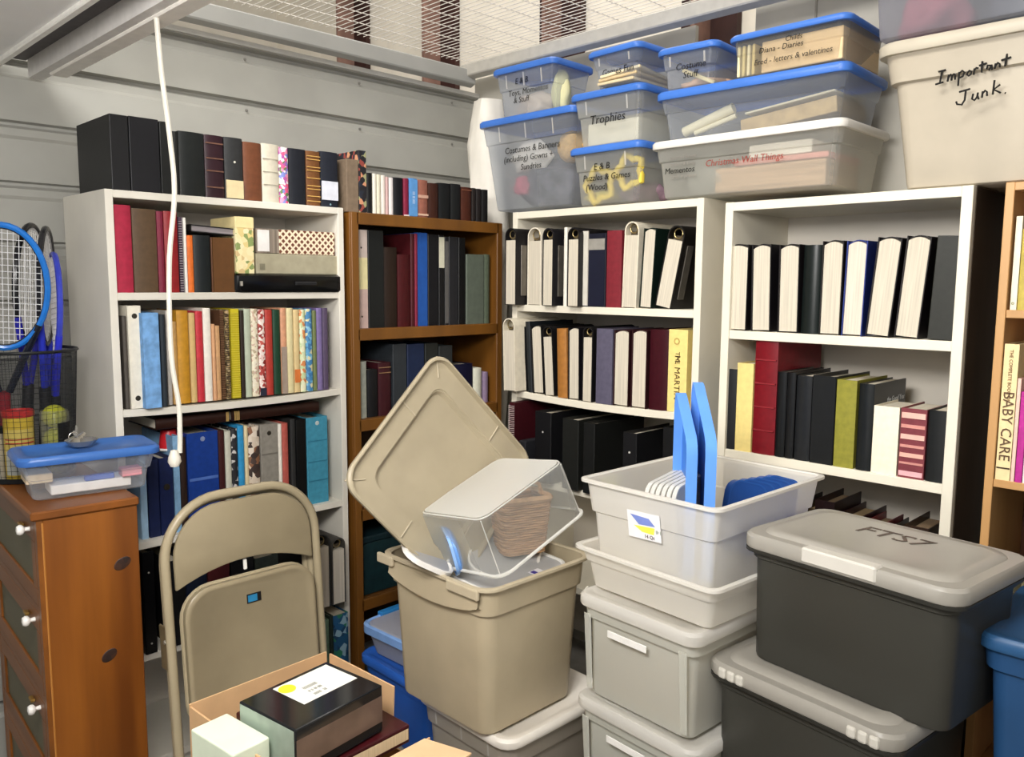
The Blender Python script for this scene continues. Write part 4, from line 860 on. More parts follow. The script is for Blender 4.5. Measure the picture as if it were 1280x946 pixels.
# blue lids and clear lids inside the top bin
BW=.53
def inbin(fx,fy,z): return tb.matrix_basis@Vector((fx,fy,z))
def lidrim(label,name,N_local,rot,sx,sy,mat,rmat,group,parent=None,bulge=.018,notch=0):
    """a rounded-rectangle lid standing on edge: thin panel with a turned rim"""
    t=T(name,label,'plastic_lid',group=group,matrix=tb.matrix_basis@Matrix.Translation(N_local)@Euler(rot).to_matrix().to_4x4())
    rr=lambda e,y:[(p[0],y,p[1]+sy/2) for p in rrect(sx/2-e,sy/2-e,.035-e*.4,5)]
    g=G(); g.loft([rr(.004,0),rr(.004,.0025)]); g.make('panel',mat,t)
    g=G(); g.loft([rr(.004,-.001),rr(0,-.001),rr(0,bulge),rr(.003,bulge),rr(.0035,.003)],False,False); g.make('rim',rmat,t,True)
    return t
def tallid(label,x,y,rz,near,far,w_):
    t=T('loose_lid',label,'plastic_lid',group='tall blue lids in the open bin',matrix=tb.matrix_basis@Matrix.Translation((x,y,.012))@Euler((0,0,math.radians(rz))).to_matrix().to_4x4())  # loose box lid stood on edge, not a tray
    P=[(0,.01),(.01,0),(w_-.01,0),(w_,.01),(w_,far-.03),(w_-.012,far),(w_-.03,far-.004),(.022,near+.014),(.006,near-.004),(0,near-.03)]
    cx,cz=w_/2,near/2; ins=lambda k,y_:[(cx+(p-cx)*(1-k/(w_/2)),y_,cz+(q-cz)*(1-k/(far/2))) for p,q in P]
    g=G(); g.loft([ins(.003,0),ins(.003,.003)]); g.make('panel',BD,t)
    g=G(); g.loft([ins(.003,-.001),ins(0,-.001),ins(0,.026),ins(.003,.026),ins(.0035,.003)],False,False); g.make('rim',M('#5f95e4',.32,.05,10),t,True)
tallid('nearer tall blue plastic lid standing edge-on in the top open bin',.088,-.165,135,.345,.445,.20)
tallid('farther tall blue plastic lid standing edge-on in the top open bin',.132,-.150,135,.355,.475,.21)
for i in range(5):
    lidrim(['first','second','third','fourth','fifth'][i]+' short dark blue plastic lid from the left, at the right of the open bin','loose_lid',(.095+.008*i,.03+.030*i,.04),(math.radians(-8),math.radians(16),math.radians(70)),.13,.19,BD2,M('#2459a8',.35,.05,10),'short blue lids in the open bin',bulge=.02)
for i in range(6):
    lidrim(['first','second','third','fourth','fifth','sixth'][i]+' frosted clear lid from the left, in the open bin','loose_lid',(-.055+.014*i,-.07+.004*i,.012),(0,math.radians(-4),math.radians(98)),.22,.232,CLEAR('#e9e7e0',.55,.3),CLEAR('#f2f0ea',.8,.3),'frosted lids in the open bin',bulge=.010)
# ------------------------------------------------------------ dark totes at right
SM=CLEAR('#4a4943',.955,.28); LG=CLEAR('#bfbab0',.94,.35); LGW=M('#e6e3dc',.35,.05,8)
def darktote(label,N,th,a,b,h,lh):
    t=tub('dark_tote',label,'storage tote',N,th,a,b,h,SM,M('#3b3a35',.35,.08,8),1,LG,t=.012,r=.045,step=.90,stepd=.006,lidh=.034,over=.013,group='stacked dark grey totes',panel=False)
    g=G(); hx,hy=a/2,b/2
    R=lambda e,z: rrect(hx-e,hy-e,.05,5,z)
    g.loft([R(.028,h-.001),R(.034,h+.006),R(.055,h+.008),R(.075,h+.002)],False,True); g.make('lid_panel',LG,t,True)
    return t
NA=Vector((1.643,.450,.990))
d1=darktote('dark grey tote with whitish lid and smudged ink, upper of two',NA,83,.500,.352,.305,.034)
g=G(); a,b,h=.500,.352,.305
g.box(-.085,.085,-b/2-.004,-b/2+.03,h-.030,h+.004); o=g.make('latch',M('#cdc9c0',.35,.04,8),d1,False,.004)
txt(d1,'FTS7',(-.005,.060,h+.0035),.080,M('#5c5048',.7,.3,30),(0,0,0),name='ink_letters',align='CENTER',shear=.15)
d2=darktote('dark grey tote with pale clip lid, lower of two',(1.592,.530,.684),83,.468,.40,.34,.034)
for sx in (-.155,.165):
    g=G(); 
    for k in range(3): g.box(sx-.035+.024*k,sx-.035+.024*k+.022,-.40/2-.005,-.40/2+.012,.34-.034,.34-.008)
    g.make('clip',M('#c9c5bb',.35,.04,8),d2,False,.006,2)
support('plain cardboard box on the floor under the lower dark tote',1.66,2.02,.52,.90,.342)
slab('dark_clothes','dark folded clothes inside the upper dark tote','cloth',(1.85,.69,.70),(.36,.24,.15),math.radians(-97),M('#3a3631',.9,.5,12),bevel=.02)
# blue tote at the right edge
tub('blue_tote','blue tote at the lower right edge beside the dark totes','storage tote',(1.80,.014,.868),91,.45,.40,.435,M('#254a74',.4,.08,8),None,1,M('#2b547e',.38,.06,8),t=.035,r=.04,step=.88,stepd=.010,lidh=.03)
support('plain cardboard box on the floor under the blue tote',1.85,2.2,.02,.38,.432)
# ------------------------------------------------------------ tan tote, its lid and what lies in it
TAN=M('#b5a78c',.38,.05,8); TAN2=M('#beb197',.36,.05,8)
HT=.414
tt2=tub('storage_tote','open tan tote in the middle with its lid stood in it','storage tote',(1.333,1.414,.806),89.9,.45,.426,HT,TAN,TAN2,t=.030,r=.05,step=.80,stepd=.008,rim=.012)
g=G(); hx,hy=.225,.213
# brow swelling under the rim on the left face and the handle hinge
v=[];f=[];n=14
for i in range(n+1):
    u=i/n; x=-hx+.04+(2*hx-.08)*u; dep=.030*math.sin(PI*u)**.7+.002
    for z,e in ((HT-.014,.001),(HT-.05,.004),(HT-.052-dep,.006),(HT-.058-dep,-.010)): v.append((x,-hy+.012-e+(.0),z))
for i in range(n):
    for k in range(3): f.append((i*4+k,i*4+k+1,i*4+5+k,i*4+4+k))
g.add(v,f); g.make('brow_panel',TAN,tt2,True)
for x0,x1 in ((-hx+.0,-hx+.07),(hx-.15,hx-.03)):
    g=G(); g.box(x0,x1,-hy-.004,-hy+.008,HT-.030,HT-.002); g.make('rim_tab',TAN2,tt2,False,.004,2)
g=G(); g.tube([(hx-.006+.010*0,hy-.03+.012*math.cos(a_),HT-.10+.012*math.sin(a_)) for a_ in [2*PI*k/10 for k in range(10)]],.003,6,True); g.make('handle_loop',M('#d9d4c6',.4),tt2,True)
# lid standing in the tote
LM=Matrix(((-.632,.775,.004,1.4123),(.202,.16,.966,1.6317),(.748,.612,-.258,0.7179),(0,0,0,1)))
LW_,LH_=0.4673,0.4914
t=T('tote_lid','tan tote lid standing diamond-wise against the wooden bookcase','lid',matrix=LM)
def LR(e,z,r): return [(p[0]+LW_/2,p[1]+LH_/2,z) for p in rrect(LW_/2-e,LH_/2-e,r,6)]
# +z of this frame points away from the viewer's side -> build the recess towards -z
LMi=LM.to_3x3(); sgn=1 if (LMi@Vector((0,0,1))).dot(Vector((1.4,1.6,-.5)))>0 else -1
g=G(); g.loft([LR(0,-.022*sgn,.06),LR(-.004,-.018*sgn,.06),LR(-.004,-.010*sgn,.06),LR(.004,0,.055)],False,False)
g.loft([LR(0,-.022*sgn,.06),LR(.004,-.022*sgn,.058),LR(.006,-.004*sgn,.055),LR(.066,-.004*sgn,.04),LR(.074,.014*sgn,.036)],False,True)
g.loft([LR(.004,0,.055),LR(.07,0,.04),LR(.078,.018*sgn,.036)],False,True); g.make('panel',M('#aca087',.42,.05,8),t,True)
g=G(); yy=-.006*sgn
for (x0,y0,x1,y1) in ((.012,.012,.05,.05),(LW_-.012,LH_-.012,LW_-.055,LH_-.055),(.012,LH_-.012,.055,LH_-.055),(LW_-.012,.012,LW_-.055,.055),(LW_*.5,.006,LW_*.5,.066),(LW_*.35,LH_-.006,LW_*.35,LH_-.066),(.006,LH_*.55,.066,LH_*.55),(LW_-.006,LH_*.6,LW_-.066,LH_*.6)):
    g.tube([(x0,y0,yy),(x1,y1,yy)],.0022,6)
g.make('stiffening_rib',M('#b8ac94',.36,.05,8),t,True)
# clear box lying open-side down over the tote
CM=Matrix(((.048,.945,.324,1.345),(.989,-.001,-.145,1.446),(-.137,.328,-.935,.978),(0,0,0,1)))
a,b,h=.287,.34,.164
t=T('clear_box','clear plastic box tipped upside down over the tan tote','box',matrix=CM)
def CR(e,z,r): return [(p[0]+a/2,p[1]+b/2,z) for p in rrect(a/2-e,b/2-e,r,5)]
C3=CLEAR('#e6e8e6',.13,.15); C4=CLEAR('#f6f5f0',.75,.2)
g=G(); g.loft([CR(.014,.002,.03),CR(.006,.010,.03),CR(0,h,.04)],False,False); g.make('wall',C3,t,True)
g=G(); g.loft([CR(.014,.002,.03),CR(.014,.0,.03)],False,True); g.make('base_panel',CLEAR('#fbfaf4',.66,.3),t)
g=G(); g.loft([CR(0,h-.006,.04),CR(-.006,h-.004,.04),CR(-.006,h,.04),CR(0,h,.04)],False,False); g.make('rim',C4,t,True)
g=G()
g.tube([CR(.010,.004,.03)[k] for k in range(len(CR(0,0,.03)))],.0022,5,True); 
q0,q1=CR(.008,.008,.03),CR(0,h,.04)
for k in (3,9,15,21): g.tube([q0[k],q1[k]],.0016,5)
g.make('edge_bead',C4,t,True)
# wicker basket standing behind, seen through the clear box
t=T('wicker_basket','brown wicker basket seen through the tipped clear box','basket',(1.64,1.60,.80),(0,math.radians(0),math.radians(-20)))
WK=M('#b08a66',.8,.35,60,0,(.3,.3,3)); g=G(); bw,bd,bh=.075,.055,.16
def BR(z): 
    k=.82+.18*z/bh; return rrect(bw*k,bd*k,.02,4,z)
pts=BR(0); n=len(pts)
for i in range(24):
    z=.005+i*bh/24; p=BR(z); g.tube([(q[0]*(1+.03*((j+i)%2)),q[1]*(1+.03*((j+i)%2)),z) for j,q in enumerate(p)],.0036,5,True)
o=g.make('weave',WK,t,True); o['kind']='stuff'
g=G(); g.tube(BR(bh),.009,6,True); g.make('rim',M('#c39d78',.8,.2,40),t,True); g=G(); g.loft([BR(.002),BR(.008)]); g.make('base',WK,t)
g=G(); g.tube([(-bw*.9,0,bh),(-bw*.8,0,bh+.03),(0,0,bh+.05),(bw*.8,0,bh+.03),(bw*.9,0,bh)],.006,6); g.make('handle',M('#c39d78',.8,.2,40),t,True)
# lids and small boxes inside the tote
def flatlid(name,label,loc,rot,sx,sy,mat,rm,group=None):
    t=T('loose_clear_lid',label,'plastic_lid',loc,rot,group); rr=lambda e,z:[(p[0],p[1],z) for p in rrect(sx/2-e,sy/2-e,.05-e*.5,6)]  # loose clear box lid, not a tray
    g=G(); g.loft([rr(.006,.001),rr(.006,.0035)]); g.make('panel',mat,t); g=G(); g.loft([rr(.006,-.004),rr(0,-.004),rr(0,.008),rr(.005,.009),rr(.009,.003)],False,False); g.make('rim',rm,t,True); return t
CLD=CLEAR('#dedddd',.55,.25)
flatlid('clear_lid','clear lid with a white rim, left inside the tan tote',pZ(532,692,.84),(math.radians(30),math.radians(-10),math.radians(60)),.17,.15,CLD,M('#eeeae4',.35,.04))
flatlid('clear_lid','rounded clear lid with white rim leaning at the front of the tan tote',pZ(632,690,.80),(math.radians(20),math.radians(-22),math.radians(35)),.24,.20,CLD,M('#eeeae4',.35,.04))
lb=flatlid('clear_lid','flat frosted lid with a small price sticker inside the tan tote',(1.565,1.615,.770),(math.radians(3),math.radians(-3),0),.30,.30,CLEAR('#d9d9da',.7,.3),M('#e5e2dc',.35,.04))
g=G(); g.box(.02,.06,-.125,-.10,.0042,.0048); g.make('price_sticker',M('#eceaee',.5,.03),lb); g=G(); g.box(.025,.04,-.121,-.104,.005,.0053); g.make('sticker_print',M('#4a3f9a',.5,.05),lb)
t=T('blue_container','pale blue rounded plastic container standing inside the tan tote','container',pZ(562,688,.84),(math.radians(75),0,math.radians(60)))
g=G(); rr=lambda e,z:rrect(.07-e,.055-e,.04-e*.5,6,z); g.loft([rr(0,0),rr(0,.012),rr(.008,.02)]); g.make('body',M('#6f9ee0',.35,.06),t,True); g=G(); g.loft([rr(-.004,-.004),rr(-.004,.004),rr(0,.006)],False,False); g.make('rim',M('#8db4ea',.3,.05),t,True)
lump('packing_towel','beige towel filling the bottom of the tan tote','towel',(1.55,1.63,.44),(.13,.14,.30),M('#c2ae8e',.9,.15,20),0,21,.12)
# clear tote under it
tub('storage_tote','clear grey tote with white lid under the tan tote','storage tote',(1.395,1.398,.391),88.5,.40,.44,.386,CLEAR('#b9b1a4',.88,.35),None,1,M('#e9e3d9',.35,.04,8),t=.030,r=.05,step=.84,stepd=.008,lidh=.026,ribs=3)
# blue things behind the tan tote
t=T('locking_box','clear box with pale blue rim and blue clip behind the tan tote','box',(1.80,2.15,.292),(0,0,math.radians(-88)))
hx,hy=.165,.23
R=lambda e,z: rrect(hx-e,hy-e,.05,5,z)
g=G(); g.loft([R(.03,0),R(.012,.075)],True,False); g.make('body',CLEAR('#c9ccd6',.5,.25),t,True)
g=G(); g.loft([R(.012,.072),R(0,.072),R(0,.098),R(.008,.103),R(.014,.098)],False,False); g.make('rim',M('#86aee8',.25,.05),t,True)
g=G(); g.loft([R(.012,.096),R(.02,.101)],False,True); g.make('lid_panel',CLEAR('#dcdde8',.55,.25),t)
g=G(); g.box(-hx-.008,-hx+.02,-hy+.09,hy-.10,.080,.112); g.make('clip',M('#2f86cc',.3,.05),t,False,.005,2)
g=G(); g.box(-.05,.05,-hy+.10,-hy+.19,.104,.106); g.make('paper_label',M('#efe9e4',.5,.04),t); g=G(); g.tube([(.0+.016*math.cos(k*PI/8),-hy+.145+.016*math.sin(k*PI/8),.1075) for k in range(14)],.003,6); g.make('label_print',M('#5f6cc0',.4),t)
tub('blue_tub','blue lidded tub under the clear clip box, behind the tan tote','storage tub',(1.55,1.91,.288),89,.40,.46,.286,M('#2b5fb8',.35,.08,8),None,1,M('#2f66c4',.3,.06,8),t=.03,r=.05,step=.85,lidh=.03)
t=T('blue_bowl','round blue lidded bowl on the floor left of the tan tote','bowl',(1.37,1.975,0))
g=G(); g.lathe([(0,0),(.07,0),(.082,.10),(.085,.15)],28); g.make('body',M('#8a8a90',.4,.1),t,True); g=G(); g.lathe([(.089,.145),(.091,.160),(.080,.178),(.05,.188),(.03,.184),(0,.184)],28); g.make('lid',M('#2f6ccc',.25,.06),t,True)
# ------------------------------------------------------------ pine bin cabinet at left
PINE=WOOD('#9c5c1c','#653409','cab',2,9,.4); PINEX=WOOD('#8a4e16','#66380e','cabx',1,9,.4); PINEF=WOOD('#8a5018','#64380f','cabf',1,9,.4)
th=math.radians(86.5); A=Vector((math.cos(th),math.sin(th),0)); B=Vector((math.sin(th),-math.cos(th),0))
a,b,h=.60,.232,1.008
P0=Vector((.556,2.167,0))
t=T('pine_cabinet','pine bin cabinet with white knobs at the lower left','cabinet',P0,(0,0,th-PI/2))
# local: x = B (along the knotty side), y = A (along the front)
g=G(); g.box(.014,b,0,.018,0,h-.022); g.make('side_panel',PINE,t,False,.002)
g=G(); g.box(.014,b,a-.018,a,0,h-.022); g.make('side_panel',PINE,t,False,.002)
g=G(); g.box(b-.012,b,.018,a-.018,0,h-.022); g.make('back_panel',PINEX,t)
g=G(); g.box(-.012,b+.004,-.008,a+.008,h-.022,h); g.make('top',PINEX,t,False,.004)
KN=SPOTS('knot',['#2c160b','#3a1f0f','#22110a'],60)
for i,(x,z,rx,rz) in enumerate(((.190,h-.170,.021,.016),(.148,h-.405,.019,.016))):
    g=G(); g.lathe([(0,0),(1,0),(.9,.001),(.5,.0014),(0,.0014)],18); g.v=[(x+p[0]*rx,-p[2],z+p[1]*rz+.35*p[0]*rz) for p in g.v]; g.make('knot',KN,t)
g=G(); g.tube([(.013,.002,h-.03),(.013,.002,0)],.003,6); g.make('corner_bead',WOOD('#c78a44','#a5692a','bead',2),t)
def bin_door(i,zt):
    zb=zt-.215
    d=T('door','x','x'); del d['label'],d['category']; d.parent=t; d.name='bin_door'
    g=G(); g.box(0,.014,.026,a-.026,zt-.052,zt); g.make('rail',PINEF,d,False,.002); g=G(); g.box(0,.014,.026,a-.026,zb,zb+.045); g.make('rail',PINEF,d,False,.002)
    g=G(); g.box(0,.014,.026,.066,zb+.045,zt-.052); g.make('stile',PINEF,d,False,.002); g=G(); g.box(0,.014,a-.066,a-.026,zb+.045,zt-.052); g.make('stile',PINEF,d,False,.002)
    g=G(); g.box(.006,.009,.066,a-.066,zb+.045,zt-.052); g.make('screen',CLEAR('#857f66',.6,.4),d)
    g=G(); g.box(.001,.0,0,0,0,0) if False else None
    k=G(); k.lathe([(0,0),(.006,0),(.005,.010),(.0125,.016),(.0135,.022),(.010,.028),(0,.030)],14); k.v=[(-p[2],.075+p[0],zt-.028+p[1]) for p in k.v]; k.make('knob',M('#efece6',.25,.03),d,True)
    k=G(); k.box(-.012,-.001,.125,.155,zt-.034,zt-.026); k.make('turn_latch',M('#9a7a3c',.35,.1,metal=.6),d,False,.002)
    s=G(); s.box(.02,.06,.085,.30,zb+.05,zb+.13-.02*i); s.make('bin_contents',M('#d3c6a2',.8,.2,30),d)
for i in range(4): bin_door(i,h-.030-.233*i)
g=G(); g.box(.0,.014,0,.024,0,h-.022); g.box(.0,.014,a-.024,a,0,h-.022)
for i in range(5): g.box(.0005,.0135,.024,a-.024,max(0,h-.030-.233*i),h-.022 if i==0 else h-.030-.233*i+.018)
g.make('face_frame',PINEF,t)
ZCAB=h
# shoebox with blue lid
sb=tub('storage_tub','clear shallow box with blue lid on the pine cabinet','storage tub',(.540,2.234,1.126),82.9,.201,.337,.117,CLEAR('#eef0f2',.16,.2),None,1,CLEAR('#4f86d8',.86,.3),t=.022,step=.55,stepd=.006,lidh=.022)
# N/th convention puts the long side along local y: side facing the camera shows the contents
slab('white_papers','white papers and wrappers inside the shallow box on the cabinet','paper',(.72,2.30,1.018),(.19,.09,.024),math.radians(-7),M('#e8e3dc',.7,.25,40))
slab('cream_card','cream card at left inside the shallow box on the cabinet','card',(.605,2.325,1.050),(.06,.09,.024),math.radians(-7),M('#d9c4a4',.7,.1,30))
slab('blue_packet','small blue packet inside the shallow box on the cabinet','packet',(.735,2.262,1.043),(.07,.02,.014),math.radians(-7),M('#4a68b4',.5,.1,30))
slab('pink_packet','small pink packet inside the shallow box on the cabinet','packet',(.81,2.25,1.045),(.05,.04,.022),math.radians(-7),M('#c98a92',.5,.1,30))
t=T('ashtray_keys','silver tin dish with a bunch of keys on the blue lid','dish',(.716,2.325,1.1262))
g=G(); g.lathe([(0,0),(.026,0),(.038,.012),(.041,.016),(.037,.015),(.025,.004),(0,.004)],24); g.make('dish',M('#b9b6b0',.25,.1,metal=.7),t,True)
for i,(x,y,rz,rx) in enumerate(((-.018,-.01,.4,.7),(-.03,-.012,-.5,.2),(-.012,.006,1.2,1.0))):
    g=G(); g.lathe([(.004,0),(.011,0),(.011,.002),(.004,.002)],12); g.box(.009,.036,-.003,.003,0,.002); g.box(.018,.021,-.006,-.003,0,.002); g.box(.026,.029,-.006,-.003,0,.002)
    k=g.make('key',M('#c2bdb2',.3,.1,metal=.8),t); k.location=(x,y,.014+.008*i); k.rotation_euler=(rx,-.5,rz)
g=G(); g.tube([(-.02+.012*math.cos(2*PI*k/14),-.004,.026+.012*math.sin(2*PI*k/14)) for k in range(14)],.0012,6,True); g.make('key_ring',M('#d0ccc4',.25,metal=.8),t,True)
# black mesh bin
BX,BY=.660,2.592
MESHM=CLEAR('#2c2f33',.22,.5)
t=T('mesh_bin','black wire mesh bin holding rackets on the pine cabinet','bin',(BX,BY,ZCAB+.0015))
g=G(); g.lathe([(.112,.012),(.133,.355)],36); g.f=g.f[:-1] if False else g.f
g.f=[f for f in g.f if len(f)==4]; g.make('mesh_wall',MESHM,t,True)
g=G(); g.tube([(.134*math.cos(2*PI*k/36),.134*math.sin(2*PI*k/36),.357) for k in range(36)],.0045,8,True); g.make('rim',M('#232527',.35),t,True)
g=G(); g.lathe([(0,0),(.113,0),(.115,.014),(.111,.014),(.110,.003),(0,.003)],36); g.make('base',M('#1e2022',.4),t,True)
g=G()
for i in range(48):
    a_=2*PI*i/48; g.tube([(.1125*math.cos(a_),.1125*math.sin(a_),.012),(.133*math.cos(a_),.133*math.sin(a_),.355)],.0006,3)
for j in range(22):
    z=.02+.0152*j; r_=.112+.021*z/.355; g.tube([(r_*math.cos(2*PI*k/24),r_*math.sin(2*PI*k/24),z) for k in range(24)],.0006,3,True)
g.make('wire',M('#1d1f21',.4),t)['kind']='stuff'
# cans
def can(label,x,y,r,h,body,lid,hl=.018,txts=()):
    t=T('can',label,'can',(x,y,ZCAB+.005)); g=G(); g.lathe([(0,0),(r,0),(r,h-hl),(0,h-hl)],24); g.make('body',body,t,True)
    g=G(); g.lathe([(0,h-hl),(r+.002,h-hl),(r+.003,h-hl+.003),(r+.003,h-.003),(r,h),(r*.8,h),(r*.78,h-.004),(0,h-.004)],24); g.make('lid',lid,t,True); return t
c1=can('yellow can with red lid and red lettering in the mesh bin',.622,2.532,.037,.195,M('#e2c03c',.35,.08),M('#c8312a',.35,.05))
g=G(); n=13
for z0,z1,hx,nm in ((.085,.145,'#e8cf6a','can_label'),(.02,.085,'#d9dcd2','can_label'),(.105,.109,'#c8312a','red_stripe'),(.116,.119,'#c8312a','red_stripe')):
    g=G(); rr=.0374 if nm=='can_label' else .0378; v=[];f=[]
    for k in range(n):
        a_=math.radians(-165+125*k/(n-1)); v+=[(rr*math.cos(a_),rr*math.sin(a_),z0),(rr*math.cos(a_),rr*math.sin(a_),z1)]
    for k in range(n-1): f.append((2*k,2*k+2,2*k+3,2*k+1))
    g.add(v,f); g.make(nm,M(hx,.4,.05),c1,True)
word='Wilson'
for i,ch in enumerate(word):
    a_=math.radians(-138+17*i); txt(c1,ch,(.0384*math.cos(a_),.0384*math.sin(a_),.077),.024,M('#c8312a',.4),(PI/2,0,a_+PI/2),align='CENTER',shear=.2)
can('white can with dark lid at the left edge in the mesh bin',.560,2.575,.034,.150,M('#e3e0d2',.4,.05),M('#1c1d1f',.4))
t=T('tennis_ball_tube','clear tube of yellow tennis balls with a black label in the mesh bin','tube',(.716,2.545,ZCAB+.005))
g=G(); g.lathe([(.036,0),(.037,.178),(.033,.184)],24); g.f=[f for f in g.f if len(f)==4]; g.make('tube_wall',CLEAR('#e6e6d8',.25,.15),t,True)
for i in range(3):
    bm=bmesh.new(); bmesh.ops.create_icosphere(bm,subdivisions=3,radius=.0325); me=bpy.data.meshes.new('ball'); bm.to_mesh(me); bm.free()
    for p in me.polygons: p.use_smooth=True
    me.materials.append(M('#d6d83c',.9,.1,60)); o=bpy.data.objects.new('tennis_ball',me); COL.objects.link(o); o.location=(.716,2.545,ZCAB+.039+.066*i); tag(o,['lowest yellow tennis ball in the clear tube','middle yellow tennis ball in the clear tube','top yellow tennis ball in the clear tube'][i],'ball','balls in the clear tube')
g=G(); v=[];f=[]
for k in range(10):
    a_=math.radians(-95+80*k/9); v+=[(.0378*math.cos(a_),.0378*math.sin(a_),.06),(.0378*math.cos(a_),.0378*math.sin(a_),.15)]
for k in range(9): f.append((2*k,2*k+2,2*k+3,2*k+1))
g.add(v,f); g.make('black_label',M('#2b2a26',.4,.1),t,True)
# rackets
def racket(label,tip,butt,face,frame,frame2,thr,strings,hw=.118,hh=.155,grip='#1b1b1d'):
    tip=Vector(tip); butt=Vector(butt); z=(tip-butt).normalized(); L=(tip-butt).length
    x=(Vector(face)-z*Vector(face).dot(z)).normalized(); y=z.cross(x)
    m=Matrix((( x.x,y.x,z.x,butt.x),(x.y,y.y,z.y,butt.y),(x.z,y.z,z.z,butt.z),(0,0,0,1)))
    t=T('tennis_racket',label,'racket',matrix=m,group='rackets in the mesh bin')
    cz=L-hh; N=40; ov=[(hw*math.cos(2*PI*k/N),0,cz+hh*math.sin(2*PI*k/N)) for k in range(N)]
    i0=int(N*.66); i1=int(N*.84)
    g=G(); g.tube(ov,.0085,8,True); g.make('head_frame',M(frame,.22,.08),t,True)
    g=G(); g.tube([(p[0]*.955,0,cz+(p[2]-cz)*.965) for p in ov],.0048,6,True); g.make('grommet_strip',M(frame2,.35,.08),t,True)
    zt=cz-hh*1.75
    g=G()
    for s in (-1,1): g.tube([(s*hw*.80,0,cz-hh*.60),(s*hw*.52,0,cz-hh*1.05),(s*.012,0,zt)],.0095,8)
    g.make('throat',M(thr,.22,.1),t,True)
    g=G(); g.lathe([(0,0),(.019,0),(.018,.03),(.0155,.05),(.015,zt),(0,zt)],10); g.make('handle',M(grip,.7,.1),t,True)
    g=G(); k=hw*.93; kk=hh*.95
    for i in range(15):
        u=-.92+1.84*i/14; xx=u*k; zz=kk*math.sqrt(1-u*u); g.tube([(xx,0,cz-zz),(xx,0,cz+zz)],.0009,4)
    for i in range(18):
        u=-.92+1.84*i/17; zz=u*kk; xx=k*math.sqrt(1-u*u); g.tube([(-xx,.0008,cz+zz),(xx,.0008,cz+zz)],.0009,4)
    s=g.make('strings',M(strings,.5,.05),t); s['kind']='stuff'
    return t
pt=lambda x,y,Y: pY(x,y,Y)
racket('bright blue racket facing the camera at the left edge in the mesh bin',pt(2,281,2.50),Vector((.60,2.60,1.035)),(1,-.35,0),'#1f6cc0','#2a2c34','#1b2030','#d8d8da',hw=.105,hh=.165,grip='#8a1e28')
racket('black racket with white flecks tilted beside the blue one',pt(40,282,2.66),Vector((.66,2.63,1.035)),(.55,.8,0),'#26262a','#c9c6c2','#2c2ca0','#e4e2de',hw=.11,hh=.165)
racket('black and silver racket seen edge-on, leaning in the mesh bin',pt(58,286,2.64),Vector((.70,2.60,1.035)),(.42,.9,.0),'#333338','#8c8a88','#2a35b4','#d4d2ce',hw=.11,hh=.165)
racket('white and violet-blue racket, lowest and rightmost in the mesh bin',pt(66,318,2.67),Vector((.735,2.62,1.035)),(.12,.99,.0),'#3a45b8','#e6e4ea','#2f35c0','#dedce0',hw=.10,hh=.150)
# ------------------------------------------------------------ folding chair
BG=M('#9a8d72',.33,.06,8); BG2=M('#a99c80',.30,.06,8)
CXa,CXb=solveX(194,2.13,.95),solveX(393,2.13,.90); cw=CXb-CXa
t=T('folding_chair','tan metal folding chair folded flat against the left bookcase','chair',((CXa+CXb)/2,2.045,0),(math.radians(-4.5),0,0))
hw=cw/2-.012; H=.985; R_=.155
def arch(hw,H,R,off=0,y=0,zb=.0,n=10):
    p=[(-hw,y,zb)]
    for i in range(n+1): a_=PI-PI/2*i/n; p.append((-hw+R+R*math.cos(a_),y,H-R+R*math.sin(a_)))
    p2=[(-q[0],q[1],q[2]) for q in reversed(p)]
    return p+p2
g=G(); g.tube(arch(hw,H,R_),.0125,10); g.make('front_frame',BG2,t,True)
g=G(); g.tube(arch(hw-.006,H-.012,R_,y=.026),.0115,10); g.make('back_tube',BG2,t,True)
# backrest
e=.020; hb=hw-e; Rb=R_-e; out=[]
for i in range(9): a_=PI-PI/2*i/8; out.append((-hb+Rb+Rb*math.cos(a_),H-e-Rb+Rb*math.sin(a_)))
out+= [(-x,z) for x,z in reversed(out)]
bot=[]
for i in range(13): u=-1+2*i/12; bot.append((hb*-u,H-.235+.045*(1-u*u)))
g=G(); g.ext(out+bot,1,-.012,.004); g.make('backrest',BG,t,True,.006,2)
# seat pan: rim and recessed panel
sw,sh_=hw-.030,.385; zs=H-.225-.012
def seat(e,y,r): return [(p[0],y,p[1]+zs-sh_/2) for p in rrect(sw-e,sh_/2-e,r,6)]
g=G(); g.loft([seat(.004,-.008,.075),seat(0,-.014,.075),seat(0,-.030,.075),seat(.004,-.034,.075),seat(.012,-.034,.07),seat(.018,-.029,.065)],True,True); g.make('seat',BG,t,True)
g=G(); g.tube(seat(.002,-.006,.078),.008,8,True); g.make('seat_rim',BG2,t,True)
g=G(); g.box(-.020,.022,-.0312,-.0288,zs-.075,zs-.050); o=g.make('maker_plate',M('#1d1d1f',.3),t); g=G(); g.box(-.0175,.010,-.0318,-.0312,zs-.072,zs-.053); g.make('blue_print',M('#2a7fae',.35),o)
g=G(); g.box(-.007,.003,.0,.008,H-.225,H-.195); g.make('white_bumper',M('#f0eee8',.3),t,False,.002)
